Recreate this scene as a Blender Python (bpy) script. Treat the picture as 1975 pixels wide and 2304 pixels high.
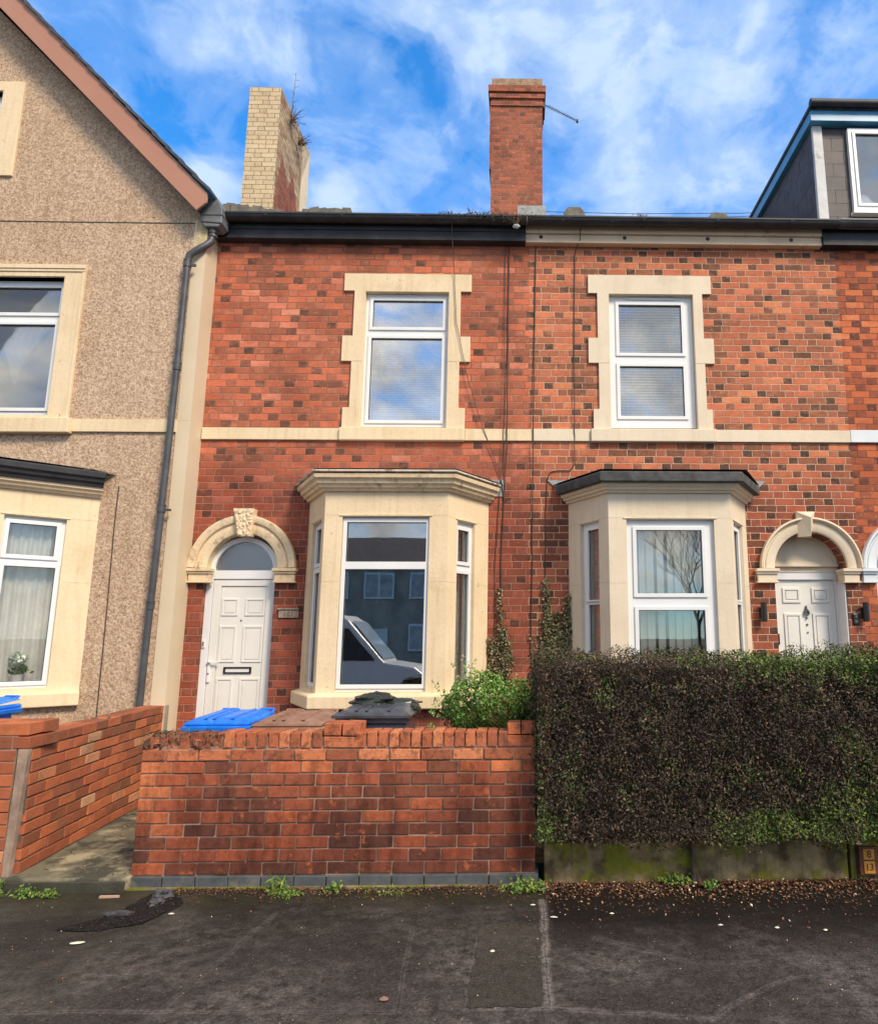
import bpy, bmesh, math, random
import numpy as np
from mathutils import Vector, Matrix, noise
from mathutils.geometry import tessellate_polygon
R = math.radians
random.seed(7); rng = np.random.default_rng(7)
scene = bpy.context.scene
for o in list(bpy.data.objects): bpy.data.objects.remove(o)

# ------------------------------------------------------------------ camera
CAM = (0.0, -8.086, 1.77)
yaw, pitch, roll = 0.02351, 0.17682, -0.00114
cy_, sy_, cp_, sp_ = math.cos(yaw), math.sin(yaw), math.cos(pitch), math.sin(pitch)
fw = Vector((sy_*cp_, cy_*cp_, sp_)); rt = Vector((cy_, -sy_, 0)); up = rt.cross(fw)
rt2 = math.cos(roll)*rt + math.sin(roll)*up; up2 = -math.sin(roll)*rt + math.cos(roll)*up
cd = bpy.data.cameras.new('camera'); cam = bpy.data.objects.new('camera', cd)
scene.collection.objects.link(cam)
m = Matrix((rt2, up2, -fw)).transposed().to_4x4(); m.translation = Vector(CAM); cam.matrix_world = m
cd.sensor_fit = 'HORIZONTAL'; cd.sensor_width = 36; cd.lens = 28.378; cd.shift_x = -0.1146
cd.clip_start = 0.05; cd.clip_end = 2000
scene.camera = cam

# ------------------------------------------------------------------ world and sun
SUN_DIR = Vector((0.56, -0.66, 0.84)).normalized()
SUN_EL = math.asin(SUN_DIR.z); SUN_ROT = math.atan2(SUN_DIR.x, SUN_DIR.y)
EXPOSURE = 1.1
scene.view_settings.view_transform = 'Standard'; scene.view_settings.look = 'None'
scene.view_settings.gamma = 1; scene.view_settings.exposure = EXPOSURE
scene.view_settings.use_curve_mapping = False

class T:
    """small helper around a node tree"""
    def __init__(s, tree): s.t = tree; s.t.nodes.clear()
    def n(s, typ, **k):
        nd = s.t.nodes.new(typ)
        for a, v in k.items(): setattr(nd, a, v)
        return nd
    def put(s, sock, v):
        if isinstance(v, bpy.types.NodeSocket): s.t.links.new(v, sock)
        elif v is not None: sock.default_value = v
    def m(s, op, a, b=None, c=None, clamp=False):
        nd = s.n('ShaderNodeMath', operation=op, use_clamp=clamp)
        for i, v in enumerate((a, b, c)): s.put(nd.inputs[i], v) if v is not None else None
        return nd.outputs[0]
    def mix(s, f, a, b, mode='MIX'):
        nd = s.n('ShaderNodeMix', data_type='RGBA', blend_type=mode)
        s.put(nd.inputs[0], f); s.put(nd.inputs[6], col4(a)); s.put(nd.inputs[7], col4(b))
        return nd.outputs[2]
    def ramp(s, f, stops, interp='LINEAR'):
        nd = s.n('ShaderNodeValToRGB'); cr = nd.color_ramp; cr.interpolation = interp
        while len(cr.elements) < len(stops): cr.elements.new(0.5)
        for e, (p, c) in zip(cr.elements, stops): e.position = p; e.color = col4(c)
        s.put(nd.inputs[0], f); return nd.outputs[0]
    def noise(s, vec, scale, detail=4, rough=0.55, dist=0.0, out=0):
        nd = s.n('ShaderNodeTexNoise'); s.put(nd.inputs['Vector'], vec)
        nd.inputs['Scale'].default_value = scale; nd.inputs['Detail'].default_value = detail
        nd.inputs['Roughness'].default_value = rough; nd.inputs['Distortion'].default_value = dist
        return nd.outputs[out]
    def maprange(s, v, a, b, c=0.0, d=1.0):
        nd = s.n('ShaderNodeMapRange'); nd.clamp = True
        for i, x in enumerate((v, a, b, c, d)): s.put(nd.inputs[i], x)
        return nd.outputs[0]
    def scalevec(s, vec, sc, loc=(0, 0, 0)):
        nd = s.n('ShaderNodeMapping'); s.put(nd.inputs[0], vec)
        nd.inputs['Scale'].default_value = sc; nd.inputs['Location'].default_value = loc
        return nd.outputs[0]
    def xyz(s, vec):
        nd = s.n('ShaderNodeSeparateXYZ'); s.put(nd.inputs[0], vec); return nd.outputs
    def comb(s, x, y, z):
        nd = s.n('ShaderNodeCombineXYZ')
        for i, v in enumerate((x, y, z)): s.put(nd.inputs[i], v)
        return nd.outputs[0]
def col4(c):
    if isinstance(c, bpy.types.NodeSocket) or c is None: return c
    if isinstance(c, (int, float)): return (c, c, c, 1)
    return tuple(c) if len(c) == 4 else (*c, 1)

w = bpy.data.worlds.new('World'); scene.world = w; w.use_nodes = True
t = T(w.node_tree)
sky = t.n('ShaderNodeTexSky', sky_type='NISHITA'); sky.sun_disc = False
sky.sun_elevation = SUN_EL; sky.sun_rotation = SUN_ROT
sky.air_density = 1.0; sky.dust_density = 0.4; sky.ozone_density = 2.5
tc = t.n('ShaderNodeTexCoord'); d = tc.outputs['Generated']
x_, y_, z_ = t.xyz(d)
pv = t.comb(x_, y_, t.m('MULTIPLY', z_, 1.5))
big = t.noise(t.scalevec(pv, (1, 1, 1), (3.1, 1.7, 0.0)), 3.2, 3, 0.5, 0.4)
fine = t.noise(t.scalevec(pv, (1, 1, 1), (0.4, 5.2, 2.0)), 8.5, 9, 0.56, 0.55)
fin2 = t.noise(t.scalevec(pv, (1, 1, 1), (7.4, 2.2, 1.0)), 22, 7, 0.6, 0.5)
cl = t.m('ADD', t.m('MULTIPLY', big, 0.30), t.m('ADD', t.m('MULTIPLY', fine, 0.52), t.m('MULTIPLY', fin2, 0.18)))
nrm = t.n('ShaderNodeVectorMath', operation='NORMALIZE'); t.put(nrm.inputs[0], d)
for dx, dy, dz, sg, am in ((-.445, .632, .634, .10, -.03), (-.239, .689, .684, .055, -.03), (-.225, .771, .600, .07, -.06), (-.382, .73, .567, .07, -.06),
        (-.072, .822, .565, .07, -.07), (.403, .707, .582, .07, -.07), (.044, .799, .60, .06, -.05), (-.293, .686, .666, .05, .07), (-.132, .787, .602, .04, .10),
        (-.036, .707, .706, .12, .05), (.139, .705, .695, .13, .05), (.231, .726, .648, .08, .06), (-.375, .759, .530, .05, .18), (-.250, .800, .545, .035, .14),
        (.271, .768, .581, .07, .03), (.085, .752, .654, .08, .05), (.20, .80, .56, .06, -.02)):
    vm = t.n('ShaderNodeVectorMath', operation='DISTANCE'); t.put(vm.inputs[0], nrm.outputs[0]); vm.inputs[1].default_value = (dx, dy, dz)
    q = t.m('DIVIDE', vm.outputs['Value'], sg)
    cl = t.m('ADD', cl, t.m('MULTIPLY', t.m('EXPONENT', t.m('MULTIPLY', t.m('MULTIPLY', q, q), -1.0)), am))
cl = t.m('ADD', cl, t.maprange(y_, 0.25, -0.35, 0.0, 0.075))      # extra cloud added out of view behind the viewer to neutralise blue fill
mask = t.ramp(cl, [(0.39, 0.0), (0.47, 0.32), (0.55, 0.66), (0.65, 0.95)], 'EASE')
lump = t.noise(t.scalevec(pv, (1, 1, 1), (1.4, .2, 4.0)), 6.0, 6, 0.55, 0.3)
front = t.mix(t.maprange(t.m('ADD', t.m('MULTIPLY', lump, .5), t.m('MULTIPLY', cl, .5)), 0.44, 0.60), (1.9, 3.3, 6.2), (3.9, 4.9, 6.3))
back = t.mix(t.maprange(lump, .38, .60), (3.4, 3.5, 3.7), (8.6, 8.1, 7.3))  # warm-white cloud colour out of view, added to whiten light on the house fronts
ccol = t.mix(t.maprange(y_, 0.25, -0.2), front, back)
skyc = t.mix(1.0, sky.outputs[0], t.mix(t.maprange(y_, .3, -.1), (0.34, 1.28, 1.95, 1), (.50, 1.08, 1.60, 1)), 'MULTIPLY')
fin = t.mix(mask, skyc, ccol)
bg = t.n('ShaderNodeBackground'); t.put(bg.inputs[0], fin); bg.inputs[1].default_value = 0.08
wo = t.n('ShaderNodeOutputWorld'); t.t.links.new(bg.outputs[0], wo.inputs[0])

sl = bpy.data.lights.new('sun', 'SUN'); sl.energy = 2.1; sl.angle = R(16); sl.color = (1.0, 0.84, 0.64)
so = bpy.data.objects.new('sun', sl); scene.collection.objects.link(so)
so.rotation_euler = SUN_DIR.to_track_quat('Z', 'Y').to_euler(); so.location = (6, -12, 14)

# ------------------------------------------------------------------ materials
def principled(name):
    ma = bpy.data.materials.new(name); ma.use_nodes = True
    t = T(ma.node_tree); b = t.n('ShaderNodeBsdfPrincipled'); o = t.n('ShaderNodeOutputMaterial')
    t.t.links.new(b.outputs[0], o.inputs[0]); return ma, t, b
def bump(t, b, h, dist, strength=1.0):
    nd = t.n('ShaderNodeBump'); nd.inputs['Distance'].default_value = dist
    nd.inputs['Strength'].default_value = strength
    t.put(nd.inputs['Height'], h); t.t.links.new(nd.outputs[0], b.inputs['Normal'])
def pos(t): return t.n('ShaderNodeNewGeometry').outputs['Position']
def mat(name, c1, c2=None, scale=6, rough=0.6, bmp=0.0, bscale=60, metallic=0.0, lo=0.35, hi=0.65, detail=5, spec=0.5,
        dirt=None, dscale=2.0, dlo=0.55, dhi=0.75, streak=False, chip=None, run=0.0):
    ma, t, b = principled(name); p = pos(t)
    c = c1
    if c2 is not None:
        c = t.mix(t.maprange(t.noise(p, scale, detail), lo, hi), c1, c2)
    if dirt is not None:
        pp = t.scalevec(p, (6, 6, 0.7)) if streak else p
        c = t.mix(t.maprange(t.noise(pp, dscale, 6, 0.65), dlo, dhi), c, dirt)
    if run:        # rain streaks and grime
        c = t.mix(t.maprange(t.noise(t.scalevec(p, (9, 9, .55), (3, 1, 0)), 1.7, 6, .7), .50, .74, 0, run), c, t.mix(1, col4(c), (.60, .52, .42), 'MULTIPLY'))
        c = t.mix(t.maprange(t.noise(t.scalevec(p, (1, 1, 1), (6, 6, 6)), 24, 6, .75), .52, .72, 0, run*.7), c, t.mix(1, col4(c), (.66, .58, .48), 'MULTIPLY'))
    if chip:       # flaked patches showing the stone below
        f1 = t.maprange(t.noise(t.scalevec(p, (1, 1, 1), (1, 8, 3)), 9, 6, .72), .66, .69); c = t.mix(f1, c, chip)
    t.put(b.inputs['Base Color'], col4(c)); b.inputs['Roughness'].default_value = rough
    b.inputs['Metallic'].default_value = metallic; b.inputs['Specular IOR Level'].default_value = spec
    if bmp: bump(t, b, t.noise(p, bscale, 6), bmp)
    return ma

def brick_mat(name, P=.3513, hdr=.117, c=.0848, joint=.009, z0=4.24, x0=0.0, stretch=None, head=None, mortar=(.42, .30, .22),
              mvis=(0.0, 1.0), mv_scale=0.8, dark=0.35, dscale=1.3, low_dark=None, moss=None):
    ma, t, b = principled(name); p = pos(t); X, Y, Z = t.xyz(p)
    wob = t.m('ADD', t.m('MULTIPLY', t.m('SUBTRACT', t.noise(p, 7, 2), 0.5), 0.014), t.m('MULTIPLY', t.m('SUBTRACT', t.noise(t.scalevec(p, (1, 1, 1), (2, 2, 8)), 26, 2), 0.5), 0.010))
    wob2 = t.m('MULTIPLY', t.m('SUBTRACT', t.noise(t.scalevec(p, (1, 1, 1), (9, 3, 5)), 9, 2), 0.5), 0.012)
    u = t.m('ADD', t.m('SUBTRACT', t.m('ADD', X, Y), x0), wob2)
    v = t.m('DIVIDE', t.m('ADD', t.m('SUBTRACT', Z, z0 - 200*c), wob), c)
    row = t.m('FLOOR', v); fz = t.m('MULTIPLY', t.m('FRACT', v), c)
    uu = t.m('ADD', t.m('ADD', t.m('DIVIDE', u, P), 50), t.m('MULTIPLY', t.m('MODULO', row, 2), 0.5))
    # irregular perpends from row to row
    rw = t.n('ShaderNodeTexWhiteNoise', noise_dimensions='1D'); t.put(rw.inputs['W'], row)
    uu = t.m('ADD', uu, t.m('MULTIPLY', t.m('SUBTRACT', rw.outputs[0], 0.5), 0.24))
    cell = t.m('FLOOR', uu); q = t.m('MULTIPLY', t.m('FRACT', uu), P)
    if hdr:
        S = P-hdr; ish = t.m('GREATER_THAN', q, S)
        lx = t.m('SUBTRACT', q, t.m('MULTIPLY', ish, S)); wd = t.m('SUBTRACT', S, t.m('MULTIPLY', ish, S-hdr))
        idn = t.m('ADD', t.m('MULTIPLY', cell, 2), ish)
    else:
        ish = 0.0; lx = q; wd = P; idn = cell
    du = t.m('MINIMUM', lx, t.m('SUBTRACT', wd, lx)); dz = t.m('MINIMUM', fz, t.m('SUBTRACT', c, fz))
    dd = t.m('MINIMUM', du, dz)
    ed = t.m('ADD', dd, t.m('MULTIPLY', t.m('SUBTRACT', t.noise(p, 45, 3), 0.5), 0.008))
    face = t.maprange(ed, joint*0.35, joint*0.75)
    wn = t.n('ShaderNodeTexWhiteNoise', noise_dimensions='2D'); t.put(wn.inputs['Vector'], t.comb(idn, row, 0))
    stretch = stretch or [(0, (.13, .055, .040)), (.25, (.26, .085, .055)), (.6, (.40, .12, .07)), (.85, (.52, .14, .075)), (1, (.60, .22, .10))]
    head = head or [(0, (.045, .028, .026)), (.45, (.09, .045, .035)), (.6, (.24, .08, .05)), (1, (.42, .13, .07))]
    fac = t.m('ADD', t.m('MULTIPLY', wn.outputs[0], .84), t.m('MULTIPLY', t.maprange(t.noise(t.scalevec(p, (.7, .7, 1.6), (5, 5, 5)), 2.2, 4, .6), .3, .7), .16))
    cs = t.ramp(fac, stretch)
    cbr = cs if not hdr else t.mix(ish, cs, t.ramp(fac, head))
    cbr = t.mix(t.maprange(t.noise(t.scalevec(p, (1, 1, 2.2), (2, 9, 2)), 9, 5, .7), .44, .66, 0, .38), cbr, t.ramp(t.m('FRACT', t.m('MULTIPLY', fac, 3.7)), stretch))
    nz = t.noise(p, 38, 6, 0.65)
    cbr = t.mix(t.maprange(nz, 0.25, 0.80, 0.0, 0.55), cbr, t.mix(1, cbr, (.55, .50, .50), 'MULTIPLY'))
    cbr = t.mix(t.maprange(t.noise(t.scalevec(p, (1, 1, 1), (4, 4, 4)), 16, 4), 0.58, 0.76, 0, 0.55), cbr, (.72, .34, .22))
    cbr = t.mix(t.maprange(t.noise(t.scalevec(p, (1, 1, 1), (8, 1, 6)), 11, 5, .7), 0.52, 0.72, 0, 0.6), cbr, t.mix(1, cbr, (.55, .52, .46), 'MULTIPLY'))
    # soot and weathering with a shape of its own
    sh = t.maprange(t.noise(p, dscale, 5, 0.6), 0.40, 0.68, 0.0, dark)
    cbr = t.mix(sh, cbr, t.mix(1, cbr, (.42, .36, .38), 'MULTIPLY'))
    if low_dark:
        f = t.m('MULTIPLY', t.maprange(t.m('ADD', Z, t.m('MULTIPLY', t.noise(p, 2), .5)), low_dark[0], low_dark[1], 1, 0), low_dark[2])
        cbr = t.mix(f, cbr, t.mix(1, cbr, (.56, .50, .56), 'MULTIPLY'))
    mv = t.maprange(t.noise(p, mv_scale, 4), 0.35, 0.65, mvis[0], mvis[1])
    mort = t.mix(mv, t.mix(0.6, cbr, (.17, .085, .06)), mortar)
    mort = t.mix(t.maprange(t.noise(p, 14, 4), .4, .7, 0, .5), mort, t.mix(1, mort, (.55, .5, .48), 'MULTIPLY'))
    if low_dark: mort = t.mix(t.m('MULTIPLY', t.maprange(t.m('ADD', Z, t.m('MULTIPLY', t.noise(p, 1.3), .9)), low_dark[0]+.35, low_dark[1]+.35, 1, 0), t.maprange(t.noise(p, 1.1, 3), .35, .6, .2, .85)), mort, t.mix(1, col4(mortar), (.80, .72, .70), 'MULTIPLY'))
    c_ = t.mix(face, mort, cbr)
    if moss: c_ = t.mix(t.m('MULTIPLY', t.maprange(t.noise(p, 3.5, 6, .7), .52, .68), moss), c_, (.13, .12, .035))
    t.put(b.inputs['Base Color'], c_); b.inputs['Roughness'].default_value = 0.85
    b.inputs['Specular IOR Level'].default_value = 0.3
    h = t.m('ADD', t.m('MULTIPLY', face, 1.0), t.m('ADD', t.m('MULTIPLY', nz, 0.35), t.m('MULTIPLY', wn.outputs[0], .25)))
    bump(t, b, h, 0.006)
    return ma

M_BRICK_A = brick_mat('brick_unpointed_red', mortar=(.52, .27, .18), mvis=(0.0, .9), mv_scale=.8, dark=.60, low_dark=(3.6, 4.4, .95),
    stretch=[(0, (.20, .09, .058)), (.16, (.38, .135, .076)), (.50, (.60, .168, .084)), (.76, (.72, .20, .100)), (.91, (.82, .28, .17)), (1, (.84, .40, .27))],
    head=[(0, (.09, .052, .038)), (.22, (.19, .090, .060)), (.40, (.42, .150, .088)), (1, (.66, .21, .12))])
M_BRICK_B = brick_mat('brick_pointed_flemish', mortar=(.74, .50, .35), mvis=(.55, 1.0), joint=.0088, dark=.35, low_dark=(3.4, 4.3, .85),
    stretch=[(0, (.14, .075, .046)), (.20, (.29, .120, .066)), (.45, (.52, .165, .083)), (.75, (.70, .205, .100)), (1, (.84, .33, .15))],
    head=[(0, (.058, .043, .034)), (.33, (.13, .075, .050)), (.52, (.32, .125, .074)), (1, (.64, .21, .115))])
M_BRICK_C = brick_mat('brick_orange_washed', mortar=(.46, .18, .11), mvis=(0, .35), dark=.45,
    stretch=[(0, (.28, .09, .045)), (.4, (.54, .14, .060)), (.8, (.70, .19, .07)), (1, (.80, .28, .12))],
    head=[(0, (.08, .04, .035)), (.4, (.22, .07, .05)), (1, (.48, .14, .07))])
M_BRICK_CH = brick_mat('brick_chimney_red', mortar=(.40, .26, .17), mvis=(.2, .8), dark=.6, dscale=1.0,
    stretch=[(0, (.22, .085, .055)), (.4, (.36, .12, .07)), (.8, (.48, .14, .08)), (1, (.58, .15, .08))],
    head=[(0, (.16, .07, .05)), (.5, (.32, .11, .07)), (1, (.5, .15, .08))])
M_BRICK_Y = brick_mat('brick_cream_painted', mortar=(.30, .22, .12), mvis=(.5, 1), joint=.008, dark=.25,
    stretch=[(0, (.62, .50, .31)), (.5, (.70, .57, .36)), (1, (.76, .64, .42))], head=[(0, (.60, .48, .3)), (1, (.74, .60, .4))])
M_BRICK_YW = brick_mat('brick_cream_flaked', mortar=(.26, .17, .10), mvis=(.5, 1), joint=.010, dark=.6, dscale=2.2, x0=.1,
    stretch=[(0, (.36, .17, .10)), (.35, (.50, .36, .20)), (1, (.64, .52, .32))], head=[(0, (.30, .12, .08)), (.5, (.44, .30, .18)), (1, (.62, .5, .3))])

M_STONE = mat('stone_cream_paint', (.72, .575, .37), (.79, .64, .43), 2.2, .62, .003, 30, dirt=(.50, .37, .21), dscale=1.6, dlo=.60, dhi=.86, spec=.3, run=.42, chip=(.40, .28, .17))
M_STONE_W = mat('stone_worn_cream_paint', (.72, .56, .36), (.80, .66, .45), 3.5, .65, .006, 26, dirt=(.34, .22, .12), dscale=7, dlo=.54, dhi=.72, spec=.3, run=.5, chip=(.30, .20, .12))
M_STONE_P = mat('stone_pale_cream_paint', (.68, .575, .43), (.74, .64, .49), 2.0, .6, .002, 34, dirt=(.50, .41, .29), dscale=1.4, dlo=.62, dhi=.9, spec=.3, run=.25)
M_WHITE_P = mat('stone_blue_white_paint', (.62, .68, .72), (.70, .74, .77), 3, .55, .001, 50)
M_PVC = mat('white_plastic_frame', (.72, .735, .74), (.78, .79, .79), 2.0, .33, dirt=(.50, .50, .46), dscale=5, dlo=.66, dhi=.9)
M_DOOR = mat('white_door_paint', (.70, .69, .64), (.74, .73, .69), 3.0, .42, dirt=(.52, .50, .44), dscale=4, dlo=.66, dhi=.92)
M_GASKET = mat('dark_gasket', (.03, .035, .035), rough=.6)
M_BLACK = mat('black_gloss_paint', (.012, .013, .018), (.03, .03, .036), 5, .6, .001, 30, dirt=(.20, .19, .18), dscale=9, dlo=.68, dhi=.80)
M_PIPE = mat('dark_grey_iron', (.045, .047, .055), (.075, .078, .088), 6, .45, .001, 40, dirt=(.16, .15, .12), dscale=7, dlo=.66, dhi=.85)
M_BARGE = mat('brown_bargeboard_paint', (.40, .19, .125), (.43, .21, .14), 1.5, .5)
M_TILE = mat('grey_roof_tile', (.10, .095, .085), (.19, .175, .14), 9, .85, .005, 40, dirt=(.16, .17, .08), dscale=8, dlo=.55, dhi=.7)
M_SLATE = mat('dark_slate', (.055, .047, .050), (.095, .080, .078), 4, .6, .002, 30)
M_LEAD = mat('grey_lead', (.23, .24, .24), (.36, .37, .36), 9, .55, .003, 25, dirt=(.12, .12, .11), dscale=7)
M_FELT = mat('black_felt', (.035, .037, .04), (.085, .087, .09), 10, .8, .003, 60)
M_BLUEF = mat('blue_grey_fascia', (.05, .22, .42), (.08, .30, .52), 3, .3)
M_SOFFIT = mat('pale_fascia_board', (.60, .45, .31), (.70, .54, .38), 3, .6, .001, 30, dirt=(.24, .22, .18), dscale=6, dlo=.58, dhi=.8)
M_TIMBER = mat('weathered_timber', (.22, .15, .11), (.36, .26, .20), 9, .85, .004, 30, dirt=(.08, .06, .05), dscale=9, streak=True)
M_CONC = mat('mossy_concrete', (.075, .055, .028), (.27, .21, .11), 4.5, .92, .008, 24, lo=.42, hi=.60, dirt=(.15, .155, .010), dscale=5.0, dlo=.48, dhi=.60, run=1.0)
M_CONCD = mat('dark_step_riser', (.030, .030, .022), (.06, .057, .04), 5, .9, .004, 50, dirt=(.02, .03, .008), dscale=4)
M_PATH = mat('lichened_path_concrete', (.15, .135, .085), (.34, .30, .19), 5.0, .92, .006, 40, lo=.45, hi=.62, dirt=(.05, .048, .033), dscale=3.5, dlo=.44, dhi=.58)
M_MORTAR = mat('grey_brown_mortar', (.16, .105, .075), (.40, .27, .21), 3.5, .95, .003, 80)
M_RENDER_G = mat('grey_render', (.30, .25, .20), (.38, .32, .26), 6, .9, .003, 60)
M_BLUEB = mat('blue_wheelie_plastic', (.008, .16, .72), (.014, .22, .82), 9, .36, dirt=(.10, .26, .55), dscale=11, dlo=.56, dhi=.80, run=.3)
M_BROWNB = mat('brown_wheelie_plastic', (.22, .115, .075), (.32, .18, .125), 9, .5, dirt=(.42, .28, .20), dscale=11, run=.4)
M_BLACKB = mat('black_wheelie_plastic', (.04, .046, .058), (.08, .09, .11), 6, .30, dirt=(.10, .11, .125), dscale=5)
M_SACK = mat('black_refuse_sack', (.018, .026, .022), (.035, .045, .038), 9, .28, .004, 18)
M_BRASS = mat('dull_metal', (.12, .115, .10), (.2, .19, .16), 20, .35, metallic=.7)
M_CHROME = mat('silver_metal', (.5, .5, .5), rough=.3, metallic=.8)
M_BLKPL = mat('black_plastic', (.012, .012, .014), rough=.35)
M_CABLE = mat('dark_cable', (.045, .030, .026), rough=.6)
M_CURT = mat('net_curtain', (.74, .73, .69), (.84, .83, .79), 8, .8, .004, 24)
M_BLIND = mat('white_blind_slat', (.60, .63, .62), (.68, .70, .68), 3, .6)
M_VBLIND = mat('pale_green_blind', (.82, .84, .73), (.88, .89, .80), 3, .8)
M_ROOM = mat('room_wall', (.30, .30, .30), (.40, .40, .39), 1.5, .9)
M_ROOML = mat('pale_room_wall', (.30, .31, .31), (.36, .37, .36), 1.5, .9)
M_SOIL = mat('dark_soil', (.035, .026, .018), (.075, .055, .035), 14, .95, .01, 30)
M_TWIG = mat('brown_twig', (.085, .052, .035), (.22, .145, .098), 30, .85)
M_BARK = mat('dark_bark', (.05, .036, .026), (.10, .075, .05), 20, .9, .006, 30)
M_VAN = mat('white_van_paint', (.78, .79, .80), rough=.25)
M_OPPW = mat('opposite_render', (.26, .225, .19), (.44, .38, .31), 1.2, .9, run=.5)
M_RUB = mat('black_rubber', (.02, .02, .02), rough=.7)
M_FLOWER = mat('white_green_petals', (.62, .70, .58), (.75, .80, .72), 40, .7)
M_POT = mat('white_pot', (.68, .68, .68), rough=.3)

def pebble_mat():
    ma, t, b = principled('pebbledash_render'); p = pos(t)
    n1 = t.noise(p, 42, 5, .7); n2 = t.noise(p, 17, 4, .6); n3 = t.noise(p, 1.1, 4)
    c = t.ramp(n1, [(.30, (.21, .135, .090)), (.44, (.46, .325, .225)), (.54, (.62, .46, .33)), (.70, (.80, .66, .51))])
    c = t.mix(t.maprange(n2, .46, .66, 0, .30), c, (.38, .24, .15))
    c = t.mix(t.maprange(n3, .4, .66, 0, .40), c, t.mix(1, c, (.80, .74, .66), 'MULTIPLY'))
    c = t.mix(t.maprange(t.noise(t.scalevec(p, (5, 5, .35), (2, 2, 2)), 1.5, 5, .65), .50, .72, 0, .40), c, t.mix(1, c, (.66, .60, .52), 'MULTIPLY'))
    c = t.mix(t.maprange(t.noise(t.scalevec(p, (1, 1, 1), (9, 2, 4)), 70, 2), .60, .70, 0, .7), c, (.16, .10, .065))
    t.put(b.inputs['Base Color'], c); b.inputs['Roughness'].default_value = .95; b.inputs['Specular IOR Level'].default_value = .15
    bump(t, b, n1, .012); return ma
M_PEB = pebble_mat()

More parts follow.
